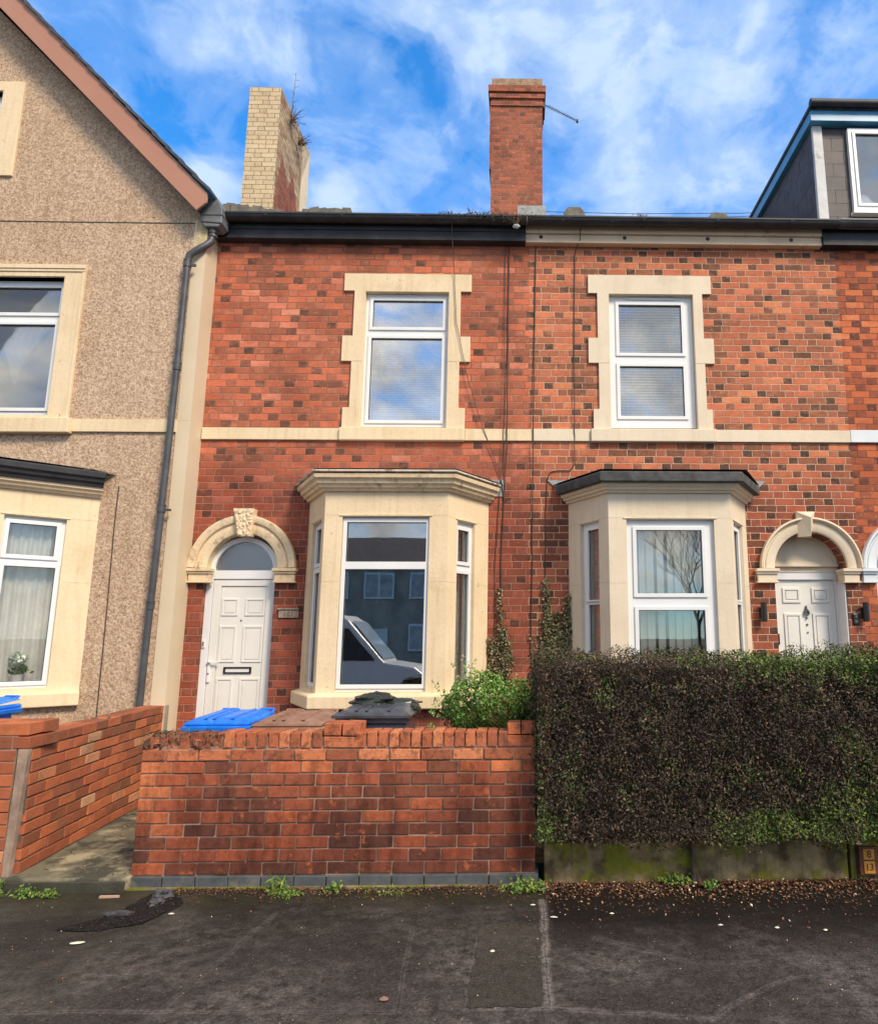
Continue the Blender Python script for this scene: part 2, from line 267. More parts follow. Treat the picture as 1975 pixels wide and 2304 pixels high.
def asphalt_mat(name, base, light, dustlo=.50, dusthi=.72, moss=True, seed=0, amt=.75):
    ma, t, b = principled(name); p = pos(t); X, Y, Z = t.xyz(p)
    p2 = t.scalevec(p, (1, 1, 1), (seed, seed*2, 0))
    n1 = t.noise(p2, 1.5, 6, .62, .4); n2 = t.noise(p2, 11, 6, .7); n3 = t.noise(p2, 95, 4, .8); n4 = t.noise(p2, 60, 2)
    c = t.mix(t.maprange(n2, .35, .7), base, tuple(k*1.7 for k in base))
    du = t.m('MULTIPLY', t.m('MULTIPLY', t.maprange(n1, dustlo, dusthi), t.maprange(n2, .38, .60)), t.maprange(t.noise(p2, 55, 4, .8), .40, .58, .18, 1))
    c = t.mix(t.m('MULTIPLY', du, amt), c, light)
    c = t.mix(t.maprange(n3, .56, .72, 0, .8), c, (.24, .20, .175))
    c = t.mix(t.maprange(n3, .30, .46, .75, 0), c, (.008, .007, .007))
    n5 = t.noise(t.scalevec(p2, (1, 1, 1), (4, 1, 0)), 38, 5, .8); c = t.mix(t.maprange(n5, .56, .70, 0, .55), c, (.16, .135, .115)); c = t.mix(t.maprange(n5, .44, .34, 0, .7), c, (.010, .008, .007))
    if moss:
        e = t.m('ADD', Y, t.m('MULTIPLY', t.m('SUBTRACT', t.noise(p, 4.5, 4), .5), .35))
        f = t.maprange(e, -3.16, -2.93)
        c = t.mix(t.m('MULTIPLY', f, t.maprange(n2, .40, .60, .15, .9)), c, (.060, .052, .018))
        g = t.m('MULTIPLY', t.maprange(e, -4.0, -3.3), t.maprange(t.noise(p, 1.4, 3), .30, .55))
        c = t.mix(t.m('MULTIPLY', g, .60), c, (.016, .014, .010))
        lf = t.m('MULTIPLY', t.maprange(X, -1.9, -2.6), t.maprange(n1, .35, .55))
        c = t.mix(t.m('MULTIPLY', lf, .40), c, (.085, .080, .060))
        wet = t.m('MULTIPLY', t.maprange(X, .16, .2), t.maprange(e, -3.85, -3.35))
        c = t.mix(t.m('MULTIPLY', wet, .78), c, (.010, .0075, .006))
    if moss:      # old trench edges and cracks picked out by pale dust
        wx = t.m('ADD', X, t.m('MULTIPLY', t.m('SUBTRACT', t.noise(p, 5, 3), .5), .05)); wy = t.m('ADD', Y, t.m('MULTIPLY', t.m('SUBTRACT', t.noise(t.scalevec(p, (1, 1, 1), (3, 3, 0)), 5, 3), .5), .06))
        gr_ = t.noise(p, 42, 4, .7)
        for (ax, ay, bx, by, wd, st) in ((.135, -3.0, .135, -4.38, .034, 1.6), (-.27, -4.375, .13, -4.385, .022, 1.2), (-.27, -4.36, -.265, -3.45, .012, .8), (.16, -4.38, .88, -4.485, .035, .8), (.88, -4.485, 1.15, -4.27, .028, .75), (1.15, -4.27, 1.42, -4.10, .024, .7), (1.42, -4.10, 2.3, -3.98, .02, .5),
                (-3.3, -4.34, -1.7, -4.355, .028, .75), (-1.7, -4.355, -.6, -4.40, .022, .6), (-1.75, -4.40, -1.60, -3.15, .030, .45), (-.60, -4.40, -.68, -3.4, .020, .4), (.9, -3.9, .45, -3.6, .05, .35)):
            L2_ = (bx-ax)**2+(by-ay)**2
            tt = t.m('DIVIDE', t.m('ADD', t.m('MULTIPLY', t.m('SUBTRACT', wx, ax), bx-ax), t.m('MULTIPLY', t.m('SUBTRACT', wy, ay), by-ay)), L2_, clamp=True)
            ex = t.m('SUBTRACT', t.m('SUBTRACT', wx, ax), t.m('MULTIPLY', tt, bx-ax)); ey = t.m('SUBTRACT', t.m('SUBTRACT', wy, ay), t.m('MULTIPLY', tt, by-ay))
            ds = t.m('SQRT', t.m('ADD', t.m('MULTIPLY', ex, ex), t.m('MULTIPLY', ey, ey)))
            c = t.mix(t.m('MULTIPLY', t.maprange(ds, .004, wd, st, 0), t.m('MULTIPLY', t.maprange(n2, .32, .58, .25, 1), t.maprange(gr_, .38, .58, .15, 1)), clamp=True), c, (.23, .20, .18))
            c = t.mix(t.maprange(ds, .0, .006, .6, 0), c, (.015, .013, .012))
    t.put(b.inputs['Base Color'], c); b.inputs['Roughness'].default_value = .9; b.inputs['Specular IOR Level'].default_value = .10
    bump(t, b, t.m('ADD', t.m('MULTIPLY', n3, .9), t.m('ADD', t.m('MULTIPLY', n2, .8), t.m('MULTIPLY', n4, .7))), .012); return ma
M_ASPH = asphalt_mat('pavement_asphalt', (.042, .0355, .031), (.25, .215, .19), .42, .62)
M_ASPH2 = asphalt_mat('pavement_patch_asphalt', (.050, .043, .034), (.15, .13, .11), .55, .8, False, 5, .5)
M_ASPH3 = asphalt_mat('darker_patch_asphalt', (.034, .029, .027), (.13, .11, .10), .5, .75, False, 9, .7)
M_ROAD = asphalt_mat('road_asphalt', (.045, .042, .04), (.09, .085, .08), .5, .8, False, 3)
M_JOINT = mat('pale_joint_strip', (.10, .088, .076), (.19, .17, .15), 22, .95, .003, 60, dirt=(.045, .038, .034), dscale=14, dlo=.46, dhi=.62)

def attr_mat(name, stops, rough=.8, var=.5, spec=.3, bscale=None, bd=.003, extra=None):
    ma, t, b = principled(name); p = pos(t)
    a = t.n('ShaderNodeAttribute', attribute_name='rnd'); c = t.ramp(a.outputs['Fac'], stops)
    if var: c = t.mix(t.maprange(t.noise(p, 26, 5, .7), .3, .75, 0, var), c, t.mix(1, c, (.45, .42, .42), 'MULTIPLY'))
    if extra: c = extra(t, p, c)
    t.put(b.inputs['Base Color'], c); b.inputs['Roughness'].default_value = rough; b.inputs['Specular IOR Level'].default_value = spec
    if bscale: bump(t, b, t.noise(p, bscale, 6, .7), bd)
    return ma
def garden_extra(t, p, c):
    X, Y, Z = t.xyz(p)
    s = t.noise(t.scalevec(p, (5, 5, .9)), 1.6, 6, .65)
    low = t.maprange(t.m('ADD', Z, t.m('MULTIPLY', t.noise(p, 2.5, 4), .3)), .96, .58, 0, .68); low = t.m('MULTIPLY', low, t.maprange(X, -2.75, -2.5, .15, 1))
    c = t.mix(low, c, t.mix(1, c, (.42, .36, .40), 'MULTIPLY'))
    m1 = t.noise(t.scalevec(p, (1, 1, 1), (7, 7, 7)), 19, 6, .75)
    c = t.mix(t.maprange(m1, .50, .66, 0, .7), c, t.mix(1, c, (.50, .42, .36), 'MULTIPLY'))
    c = t.mix(t.maprange(m1, .44, .32, 0, .5), c, t.mix(1, c, (1.5, 1.15, 1.0), 'MULTIPLY'))
    c = t.mix(t.maprange(s, .45, .64, 0, .66), c, t.mix(1, c, (.34, .28, .28), 'MULTIPLY'))
    c = t.mix(t.maprange(t.noise(p, 8, 5, .7), .60, .72, 0, .75), c, (.56, .15, .05))
    c = t.mix(t.maprange(t.noise(t.scalevec(p, (1, 1, 1), (3, 9, 1)), 5, 5, .7), .62, .76, 0, .6), c, (.17, .12, .04))
    return c
M_GBRICK = attr_mat('garden_wall_brick', [(0, (.17, .068, .045)), (.30, (.28, .092, .052)), (.60, (.44, .125, .06)), (.85, (.58, .16, .068)), (1, (.68, .22, .09))],
    .78, .5, .3, 60, .003, garden_extra)
M_GBRICK_O = attr_mat('orange_coping_brick', [(0, (.28, .10, .055)), (.5, (.52, .15, .065)), (1, (.70, .26, .12))], .85, .6, .3, 40, .006,
    lambda t, p, c: t.mix(t.maprange(t.noise(p, 13, 6, .75), .50, .62, 0, .75), c, (.13, .055, .035)))
M_SBRICK = attr_mat('side_wall_brick', [(0, (.24, .085, .045)), (.5, (.44, .125, .055)), (.9, (.56, .17, .07)), (1, (.60, .33, .18))], .8, .45, .3, 60, .003,
    lambda t, p, c: t.mix(t.maprange(t.noise(p, 4, 5, .7), .52, .68, 0, .5), c, (.15, .11, .05)))
M_ENGB = mat('blue_engineering_brick', (.055, .062, .070), (.095, .105, .112), 7, .55, .002, 40, dirt=(.17, .16, .14), dscale=5, dlo=.58, dhi=.75)
M_HEDGE = attr_mat('hedge_leaf', [(0, (.012, .009, .006)), (.25, (.048, .033, .020)), (.50, (.11, .075, .047)), (.59, (.25, .16, .095)), (.63, (.024, .034, .009)), (.85, (.065, .115, .016)), (1, (.20, .29, .045))], .6, .2, .35)
M_SHRUB = attr_mat('bright_privet_leaf', [(0, (.022, .055, .010)), (.5, (.085, .20, .025)), (.85, (.18, .34, .05)), (1, (.46, .46, .18))], .45, .15, .5)
M_IVY = attr_mat('ivy_leaf', [(0, (.045, .046, .018)), (.5, (.14, .125, .055)), (1, (.34, .29, .16))], .55, .15, .4)
M_WEED = attr_mat('weed_leaf', [(0, (.04, .07, .012)), (.6, (.12, .20, .03)), (1, (.25, .30, .06))], .55, .1, .4)
M_LITTER = attr_mat('dry_leaf', [(0, (.030, .018, .012)), (.4, (.10, .045, .028)), (.75, (.26, .12, .065)), (.92, (.42, .27, .14)), (1, (.80, .72, .56))], .8, .1, .3)
M_MOSS = attr_mat('dry_moss', [(0, (.022, .018, .014)), (.6, (.06, .055, .03)), (1, (.13, .13, .06))], .9, .1, .2)

def glass_mat(name, refl=.10, mul=1.6, tint=(.95, .955, .94), rough=0.0, wav=.0):
    ma = bpy.data.materials.new(name); ma.use_nodes = True; t = T(ma.node_tree)
    o = t.n('ShaderNodeOutputMaterial'); mx = t.n('ShaderNodeMixShader'); tr = t.n('ShaderNodeBsdfTransparent'); g = t.n('ShaderNodeBsdfGlossy')
    tr.inputs[0].default_value = (*tint, 1); g.inputs['Roughness'].default_value = rough; g.inputs[0].default_value = (1, .985, .95, 1)
    fr = t.n('ShaderNodeFresnel'); fr.inputs[0].default_value = 1.5
    f = t.m('ADD', t.m('MULTIPLY', fr.outputs[0], mul), refl, clamp=True)
    t.put(mx.inputs[0], f); t.t.links.new(tr.outputs[0], mx.inputs[1]); t.t.links.new(g.outputs[0], mx.inputs[2])
    bn = t.n('ShaderNodeBump'); bn.inputs['Distance'].default_value = wav or .00025
    t.put(bn.inputs['Height'], t.noise(pos(t), 60 if wav else 2.2, 2))
    t.t.links.new(bn.outputs[0], g.inputs['Normal']); t.t.links.new(bn.outputs[0], fr.inputs['Normal'])
    t.t.links.new(mx.outputs[0], o.inputs[0]); return ma
M_GLASS = glass_mat('window_glass', .20, 1.2, rough=.012)
M_GLASS_UP = glass_mat('window_glass_upper', .42, 1.5)
M_GLASS_LO = glass_mat('window_glass_side', .05, .6)
M_GLASS_OBS = glass_mat('obscured_glass', .22, 1.5, (.5, .56, .58), .22, .006)

# ------------------------------------------------------------------ mesh helpers
WL = {}
class MB:
    def __init__(s): s.v = []; s.f = []; s.mi = []; s.r = []; s.mat = 0; s.rv = 0.0; s.M = None
    def add(s, vs, fs):
        o = len(s.v)
        for p in vs:
            p = Vector(p); s.v.append(tuple(s.M @ p) if s.M else tuple(p))
        for f in fs: s.f.append([o+i for i in f]); s.mi.append(s.mat); s.r.append(s.rv)
    def box(s, x0, x1, y0, y1, z0, z1, j=0.0):
        vs = [(x, y, z) for z in (z0, z1) for y in (y0, y1) for x in (x0, x1)]
        if j: vs = [tuple(c+random.uniform(-j, j) for c in v) for v in vs]
        s.add(vs, [(0, 2, 3, 1), (4, 5, 7, 6), (0, 1, 5, 4), (2, 6, 7, 3), (0, 4, 6, 2), (1, 3, 7, 5)])
    def prism(s, poly, y0, y1):       # poly in x,z
        n = len(poly); s.add([(x, y0, z) for x, z in poly]+[(x, y1, z) for x, z in poly],
            [tuple(range(n)), tuple(range(2*n-1, n-1, -1))]+[(i, (i+1) % n, n+(i+1) % n, n+i) for i in range(n)])
    def prismx(s, poly, x0, x1):      # poly in y,z
        n = len(poly); s.add([(x0, y, z) for y, z in poly]+[(x1, y, z) for y, z in poly],
            [tuple(range(n)), tuple(range(2*n-1, n-1, -1))]+[(i, (i+1) % n, n+(i+1) % n, n+i) for i in range(n)])
    def prismz(s, poly, z0, z1):      # poly in x,y
        n = len(poly); s.add([(x, y, z0) for x, y in poly]+[(x, y, z1) for x, y in poly],
            [tuple(range(n)), tuple(range(2*n-1, n-1, -1))]+[(i, (i+1) % n, n+(i+1) % n, n+i) for i in range(n)])
    def plate(s, outer, holes, y0, y1, back=True):
        loops = [outer]+holes; flat = [p for l in loops for p in l]
        tris = tessellate_polygon([[Vector((x, z, 0)) for x, z in l] for l in loops]); n = len(flat)
        vs = [(x, y0, z) for x, z in flat]+[(x, y1, z) for x, z in flat]
        fs = [tuple(tr) for tr in tris]+([tuple(n+i for i in reversed(tr)) for tr in tris] if back else [])
        o = 0
        for l in loops:
            k = len(l)
            for i in range(k): a, b = o+i, o+(i+1) % k; fs.append((a, b, n+b, n+a))
            o += k
        s.add(vs, fs)
    def sweep(s, path, prof, closed=False):   # path in x,y ; prof = [(out,z)...] closed loop
        n = len(path); k = len(prof); nm = []
        for i in range(n):
            def nn(a, b):
                d = Vector((b[0]-a[0], b[1]-a[1])).normalized(); return Vector((d.y, -d.x))
            if closed: n1, n2 = nn(path[i-1], path[i]), nn(path[i], path[(i+1) % n])
            elif i == 0: n1 = n2 = nn(path[0], path[1])
            elif i == n-1: n1 = n2 = nn(path[-2], path[-1])
            else: n1, n2 = nn(path[i-1], path[i]), nn(path[i], path[i+1])
            mm = (n1+n2).normalized(); nm.append(mm/max(.3, mm.dot(n1)))
        vs = [(p[0]+nm[i].x*o, p[1]+nm[i].y*o, z) for i, p in enumerate(path) for o, z in prof]
        fs = []
        for i in range(n if closed else n-1):
            for j in range(k):
                a = i*k+j; b = i*k+(j+1) % k; i2 = (i+1) % n
                fs.append((a, b, i2*k+(j+1) % k, i2*k+j))
        if not closed: fs += [tuple(range(k)), tuple((n-1)*k+j for j in reversed(range(k)))]
        s.add(vs, fs)
    def arc(s, cx, cz, prof, a0=0, a1=180, n=40):   # prof = [(r,y)...] closed loop
        k = len(prof); vs = []
        for i in range(n+1):
            a = R(a0+(a1-a0)*i/n); vs += [(cx+r*math.cos(a), y, cz+r*math.sin(a)) for r, y in prof]
        fs = [(i*k+j, i*k+(j+1) % k, (i+1)*k+(j+1) % k, (i+1)*k+j) for i in range(n) for j in range(k)]
        s.add(vs, fs+[tuple(range(k)), tuple(n*k+j for j in reversed(range(k)))])
    def tube(s, pts, r, seg=8, taper=None):
        pts = [Vector(p) for p in pts]; n = len(pts); vs = []; last = None
        for i, p in enumerate(pts):
            d = (pts[min(i+1, n-1)]-pts[max(i-1, 0)]).normalized()
            a = Vector((0, 0, 1)) if abs(d.z) < .9 else Vector((1, 0, 0))
            if last is not None: a = last
            u = (a - d*a.dot(d)).normalized(); v = d.cross(u); last = u
            rr = r if taper is None else r+(taper-r)*i/(n-1)
            vs += [tuple(p+u*rr*math.cos(2*math.pi*j/seg)+v*rr*math.sin(2*math.pi*j/seg)) for j in range(seg)]
        fs = [(i*seg+j, i*seg+(j+1) % seg, (i+1)*seg+(j+1) % seg, (i+1)*seg+j) for i in range(n-1) for j in range(seg)]
        s.add(vs, fs+[tuple(range(seg)), tuple((n-1)*seg+j for j in reversed(range(seg)))])
    def lathe(s, cx, cy, prof, seg=20):
        k = len(prof); vs = [(cx+r*math.cos(2*math.pi*i/seg), cy+r*math.sin(2*math.pi*i/seg), z) for i in range(seg) for r, z in prof]
        fs = [(i*k+j, ((i+1) % seg)*k+j, ((i+1) % seg)*k+j+1, i*k+j+1) for i in range(seg) for j in range(k-1)]
        s.add(vs, fs)
    def disc(s, cx, cz, r, y0, y1, seg=20):
        s.prism([(cx+r*math.cos(2*math.pi*i/seg), cz+r*math.sin(2*math.pi*i/seg)) for i in range(seg)], y0, y1)
    def blob(s, c, rad, seed=0, amp=.25, nu=16, nv=10):
        vs = []; c = Vector(c)
        for j in range(nv+1):
            for i in range(nu):
                th = math.pi*j/nv; ph = 2*math.pi*i/nu
                d = Vector((math.sin(th)*math.cos(ph), math.sin(th)*math.sin(ph), math.cos(th)))
                k = 1+amp*noise.noise(d*1.9+Vector((seed, 0, 0)))+amp*.5*noise.noise(d*5+Vector((0, seed, 0)))
                vs.append((c.x+d.x*rad[0]*k, c.y+d.y*rad[1]*k, c.z+d.z*rad[2]*k))
        s.add(vs, [(j*nu+i, j*nu+(i+1) % nu, (j+1)*nu+(i+1) % nu, (j+1)*nu+i) for j in range(nv) for i in range(nu)])

def tag(o, label=None, cat=None, group=None, kind=None):
    if label: o['label'] = label
    if cat: o['category'] = cat
    if group: o['group'] = group
    if kind: o['kind'] = kind
    return o
def thing(name, loc, label, cat, group=None, kind=None):
    o = bpy.data.objects.new(name, None); scene.collection.objects.link(o); o.location = loc
    o.empty_display_size = .2; WL[o.name] = Vector(loc); return tag(o, label, cat, group, kind)
def link_mesh(name, me, parent, base):
    o = bpy.data.objects.new(name, me); scene.collection.objects.link(o)
    if parent: o.parent = parent
    else: o.location = base
    WL[o.name] = Vector(base); return o
def build(name, mb, mats, parent=None, label=None, bevel=0.0, smooth=False, base=None, weld=False, kind=None):
    b = WL[parent.name] if parent else Vector(base if base is not None else (0, 0, 0))
    me = bpy.data.meshes.new(name)
    me.from_pydata([tuple(Vector(v)-b) for v in mb.v], [], mb.f)
    mats = mats if isinstance(mats, (list, tuple)) else [mats]
    for m_ in mats: me.materials.append(m_)
    if any(mb.mi): me.polygons.foreach_set('material_index', mb.mi)
    a = me.attributes.new('rnd', 'FLOAT', 'FACE'); a.data.foreach_set('value', mb.r)
    bm = bmesh.new(); bm.from_mesh(me)
    if weld: bmesh.ops.remove_doubles(bm, verts=bm.verts, dist=1e-5)
    bmesh.ops.recalc_face_normals(bm, faces=bm.faces); bm.to_mesh(me); bm.free()
    if smooth: me.polygons.foreach_set('use_smooth', [True]*len(me.polygons)); me.set_sharp_from_angle(angle=R(40))
    o = link_mesh(name, me, parent, b)
    if bevel:
        md = o.modifiers.new('bevel', 'BEVEL'); md.width = bevel; md.segments = 2; md.limit_method = 'ANGLE'; md.angle_limit = R(50)
    return tag(o, label, kind=kind)
def cards(name, P, N, size, rnd, mats, parent=None, base=None, aspect=.55, fold=.25, label=None, droop=0.0, up=0.0):
    """many small folded leaves: P points, N rough outward direction"""
    n = len(P); N = N+rng.normal(0, .75, (n, 3)); N /= np.linalg.norm(N, axis=1)[:, None]
    D = rng.normal(0, 1, (n, 3)); D[:, 2] += up-droop; D -= N*(D*N).sum(1)[:, None]; D /= np.linalg.norm(D, axis=1)[:, None]+1e-9
    S = np.cross(N, D); L = size[:, None]; W_ = L*aspect*.5
    v0 = P-D*L*.5; v2 = P+D*L*.5; v1 = P+S*W_+N*W_*fold; v3 = P-S*W_+N*W_*fold
    V = np.stack([v0, v1, v2, v3], 1).reshape(-1, 3)
    b = WL[parent.name] if parent else Vector(base or (0, 0, 0)); V = V-np.array(b)
    me = bpy.data.meshes.new(name); me.vertices.add(4*n); me.vertices.foreach_set('co', V.ravel().astype(np.float32))
    F = np.arange(4*n).reshape(n, 4); tri = np.concatenate([F[:, [0, 1, 2]], F[:, [0, 2, 3]]], 1).reshape(-1)
    me.loops.add(6*n); me.loops.foreach_set('vertex_index', tri.astype(np.int32))
    me.polygons.add(2*n); me.polygons.foreach_set('loop_start', np.arange(0, 6*n, 3, dtype=np.int32)); me.polygons.foreach_set('loop_total', np.full(2*n, 3, np.int32))
    a = me.attributes.new('rnd', 'FLOAT', 'FACE'); a.data.foreach_set('value', np.repeat(rnd, 2).astype(np.float32))
    me.materials.append(mats); me.update(); me.validate()
    o = link_mesh(name, me, parent, b); return tag(o, label)
def nz(p, s=1.0, o=0.0): return noise.noise(Vector((p[0]*s+o, p[1]*s+o*.7, p[2]*s-o)))
def frame2(o, dvec):   # local x along dvec in plan, local y inwards, z up
    d = Vector((dvec[0], dvec[1])).normalized()
    return Matrix(((d.x, -d.y, 0, o[0]), (d.y, d.x, 0, o[1]), (0, 0, 1, 0), (0, 0, 0, 1)))

def bpath(a, b): return frame2(a, (b[0]-a[0], b[1]-a[1]))
def rectp(x0, x1, z0, z1): return [(x0, z0), (x1, z0), (x1, z1), (x0, z1)]

def window(parent, x0, x1, z0, z1, panes, M=None, y=.05, fr=.045, name='window_frame', glass=None, label=None, bars=()):
    """frame from x0..x1,z0..z1 ; panes = list of (xa,xb,za,zb) glazed openings"""
    mb = MB(); mb.M = M
    mb.plate(rectp(x0, x1, z0, z1), [rectp(*p) for p in panes], y, y+.06)
    for (xa, xb, za, zb) in panes:       # raised sash ring round each pane
        s = .038
        mb.plate(rectp(xa-s, xb+s, za-s, zb+s), [rectp(xa+.004, xb-.004, za+.004, zb-.004)], y-.016, y-.001)
    f = build(name, mb, M_PVC, parent, label, bevel=.004)
    for (xa, xb, za, zb) in panes:
        g = MB(); g.M = M; g.box(xa-.004, xb+.004, y+.020, y+.026, za-.004, zb+.004)
        build('pane', g, glass or M_GLASS, f)
        r_ = MB(); r_.M = M; r_.plate(rectp(xa-.002, xb+.002, za-.002, zb+.002), [rectp(xa+.007, xb-.007, za+.007, zb-.007)], y+.012, y+.018)
        build('gasket', r_, M_GASKET, f)
    return f
def room(parent, x0, x1, y0, y1, z0, z1, mt=None):
    mb = MB(); v = [(x, y, z) for z in (z0, z1) for y in (y0, y1) for x in (x0, x1)]
    mb.add(v, [(0, 2, 3, 1), (4, 5, 7, 6), (2, 6, 7, 3), (0, 4, 6, 2), (1, 3, 7, 5)])
    return build('room_interior', mb, mt or M_ROOM, parent)

# ================================================================== SETTING
def sheet(name, poly, z, mt, th=0.0, kind='structure', seg=None):
    mb = MB()
    if th: mb.prismz(poly, z-th, z)
    else: mb.add([(x, y, z) for x, y in poly], [tuple(range(len(poly)))])
    o = build(name, mb, mt, None, base=(0, 0, 0)); return tag(o, kind=kind)
sheet('ground', [(-400, -400), (400, -400), (400, 400), (-400, 400)], -.20, M_SOIL)
sheet('road', [(-60, -15), (60, -15), (60, -5.75), (-60, -5.75)], -.12, M_ROAD)
sheet('kerb', [(-60, -5.75), (60, -5.75), (60, -5.6), (-60, -5.6)], 0.0, M_CONC, .18)
mbp = MB()
# pavement as a gently uneven sheet
nx, ny = 150, 60
xs = [-14+32*i/nx for i in range(nx+1)]; ys = [-5.6+2.95*j/ny for j in range(ny+1)]
mbp.add([(x, y, .010*nz((x, y, 0), .9)+.004*nz((x, y, 3), 4)-.002) for y in ys for x in xs],
        [(j*(nx+1)+i, j*(nx+1)+i+1, (j+1)*(nx+1)+i+1, (j+1)*(nx+1)+i) for j in range(ny) for i in range(nx)])
tag(build('pavement', mbp, M_ASPH, None, base=(0, 0, 0), smooth=True), kind='structure')
sheet('opposite_pavement', [(-60, -18), (60, -18), (60, -15), (-60, -15)], 0, M_ASPH2, .15)
def wob(poly, a=.012, n=14):
    out = []
    for i, p in enumerate(poly):
        q = poly[(i+1) % len(poly)]
        for k in range(n):
            f = k/n; out.append((p[0]+(q[0]-p[0])*f+random.uniform(-a, a), p[1]+(q[1]-p[1])*f+random.uniform(-a, a)))
    return out
def drape(name, poly, dz, mt, n=14, a=.012, kind='structure', label=None):
    """thin layer following the uneven pavement"""
    x0, x1 = min(p[0] for p in poly), max(p[0] for p in poly); y0, y1 = min(p[1] for p in poly), max(p[1] for p in poly)
    mb = MB(); P = wob(poly, a, n)
    c = (sum(p[0] for p in P)/len(P), sum(p[1] for p in P)/len(P))
    # ring subdivision towards the centroid keeps it hugging the surface
    rings = 8; vs = []
    for k in range(rings):
        f = 1-k/rings
        for p in P:
            x, y = c[0]+(p[0]-c[0])*f, c[1]+(p[1]-c[1])*f
            vs.append((x, y, .010*nz((x, y, 0), .9)+.004*nz((x, y, 3), 4)-.002+dz))
    m_ = len(P); vs.append((c[0], c[1], .010*nz((*c, 0), .9)+.004*nz((*c, 3), 4)-.002+dz))
    fs = [(k*m_+i, k*m_+(i+1) % m_, (k+1)*m_+(i+1) % m_, (k+1)*m_+i) for k in range(rings-1) for i in range(m_)]
    fs += [((rings-1)*m_+i, (rings-1)*m_+(i+1) % m_, len(vs)-1) for i in range(m_)]
    mb.add(vs, fs); o = build(name, mb, mt, None, base=(0, 0, 0)); return tag(o, label, kind=kind)
drape('pavement_patch', [(-.27, -4.36), (.10, -4.37), (.10, -3.42), (-.26, -3.40)], .0042, M_ASPH2)
# yard behind the garden walls, front step and path
sheet('front_yard', [(-3.75, -2.5), (.2, -2.5), (.2, 0), (-3.9, 0)], .085, M_PATH)
sheet('neighbour_yard', [(.2, -2.55), (6.5, -2.55), (6.5, 0), (.2, 0)], .05, M_SOIL)
sheet('left_yard', [(-10, -2.6), (-3.76, -2.6), (-3.9, 0), (-10, 0)], .05, M_PATH)
mb = MB(); mb.prismz([(-3.70, -2.77), (-2.79, -2.77), (-2.76, -2.49), (-3.74, -2.49)], .0, .089)
tag(build('path_step', mb, M_PATH, None, base=(0, 0, 0), bevel=.012), kind='structure')
mb = MB(); mb.box(-3.70, -2.79, -2.785, -2.768, -.02, .072, .003)
tag(build('path_riser', mb, M_CONCD, None, base=(0, 0, 0), bevel=.004), kind='structure')

# ================================================================== HOUSES
def arch_pts(cx, cz, r, n=28): return [(cx+r*math.cos(math.pi*i/n), cz+r*math.sin(math.pi*i/n)) for i in range(n+1)]
def door_hole(x0, x1, z0, cx, cz, r):   # counter-clockwise-ish loop
    return [(x0, z0), (x1, z0), (x1, cz-.001)]+arch_pts(cx, cz, r)+[(x0, cz-.001)]
def surround(parent, L, Rr, lint, sill, hole, dirtmat, yb=-.03):
    lz0, lz1 = 6.012, lint[2]
    (l1, l2, l3, l4), (r1, r2, r3, r4) = L, Rr
    poly = [(l4, 4.232), (r4, 4.232), (r4, 4.49), (r3, 4.49), (r3, 5.083), (r2, 5.083), (r2, 5.412), (r1, 5.412), (r1, lz0),
            (lint[1], lz0), (lint[1], lz1), (lint[0], lz1), (lint[0], lz0), (l1, lz0), (l1, 5.412), (l2, 5.412), (l2, 5.083), (l3, 5.083), (l3, 4.49), (l4, 4.49)]
    mb = MB(); mb.plate(poly, [hole], yb, .12, back=False)
    s = build('window_surround', mb, dirtmat, parent, bevel=.006)
    for (a, b, z) in ((hole[0][0]-.13, hole[0][0], 5.08), (hole[1][0], hole[1][0]+.12, 5.08)):
        j = MB(); j.box(a, b, yb-.0012, yb+.001, z, z+.004); build('stone_joint', j, M_MORTAR, s)
    k = MB(); k.box(sill[0], sill[1], yb-.035, .10, 4.074, 4.231); build('sill', k, dirtmat, s, bevel=.008)
    e = MB(); e.box(hole[0][0]+.10, hole[1][0]-.10, yb+.001, yb+.03, 5.985, 5.999)
    return s

# ---------------------------------------------------------------- our house
ours = thing('brick_terrace_house', (-1.9, 0, 0), 'red brick terraced house with white arched door left of its cream bay window', 'house', 'terraced houses in the row')
holeW = rectp(-1.975, -.94, 4.235, 6.002)
mb = MB()
mb.plate([(-3.90, 0), (.06, 0), (.06, 6.70), (-3.90, 6.70)],
    [rectp(-1.99, -.925, 4.2, 6.05), rectp(-2.42, -.52, 1.06, 3.42), door_hole(-3.69, -2.872, .30, -3.245, 2.545, .41)], 0, .12, back=False)
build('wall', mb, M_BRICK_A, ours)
su = surround(ours, (-2.113, -2.237, -2.113, -2.193), (-.793, -.664, -.796, -.716), (-2.245, -.660, 6.242), (-2.21, -.71), holeW, M_STONE)
wf = window(ours, -1.985, -.932, 4.268, 6.008, [(-1.892, -1.013, 5.555, 5.917), (-1.896, -1.016, 4.347, 5.414)], y=.045, glass=M_GLASS_UP, label='upper window with reflected clouds')
def venetian(parent, x0, x1, z0, z1, y, pitch=.034, tilt=28, mt=None):
    mb = MB(); z = z0
    while z < z1:
        c, s = math.cos(R(tilt))*.0135, math.sin(R(tilt))*.0135
        mb.add([(x0, y-c, z-s), (x1, y-c, z-s), (x1, y+c, z+s), (x0, y+c, z+s)], [(0, 1, 2, 3)]); z += pitch
    for x in (x0+.12, x1-.12): mb.box(x-.002, x+.002, y-.002, y+.002, z0, z1)
    return build('blind', mb, mt or M_BLIND, parent)
venetian(wf, -1.90, -1.01, 4.35, 5.93, .13, .030, 35)
room(ours, -2.3, -.7, .15, 2.2, 4.0, 6.3, M_ROOML)
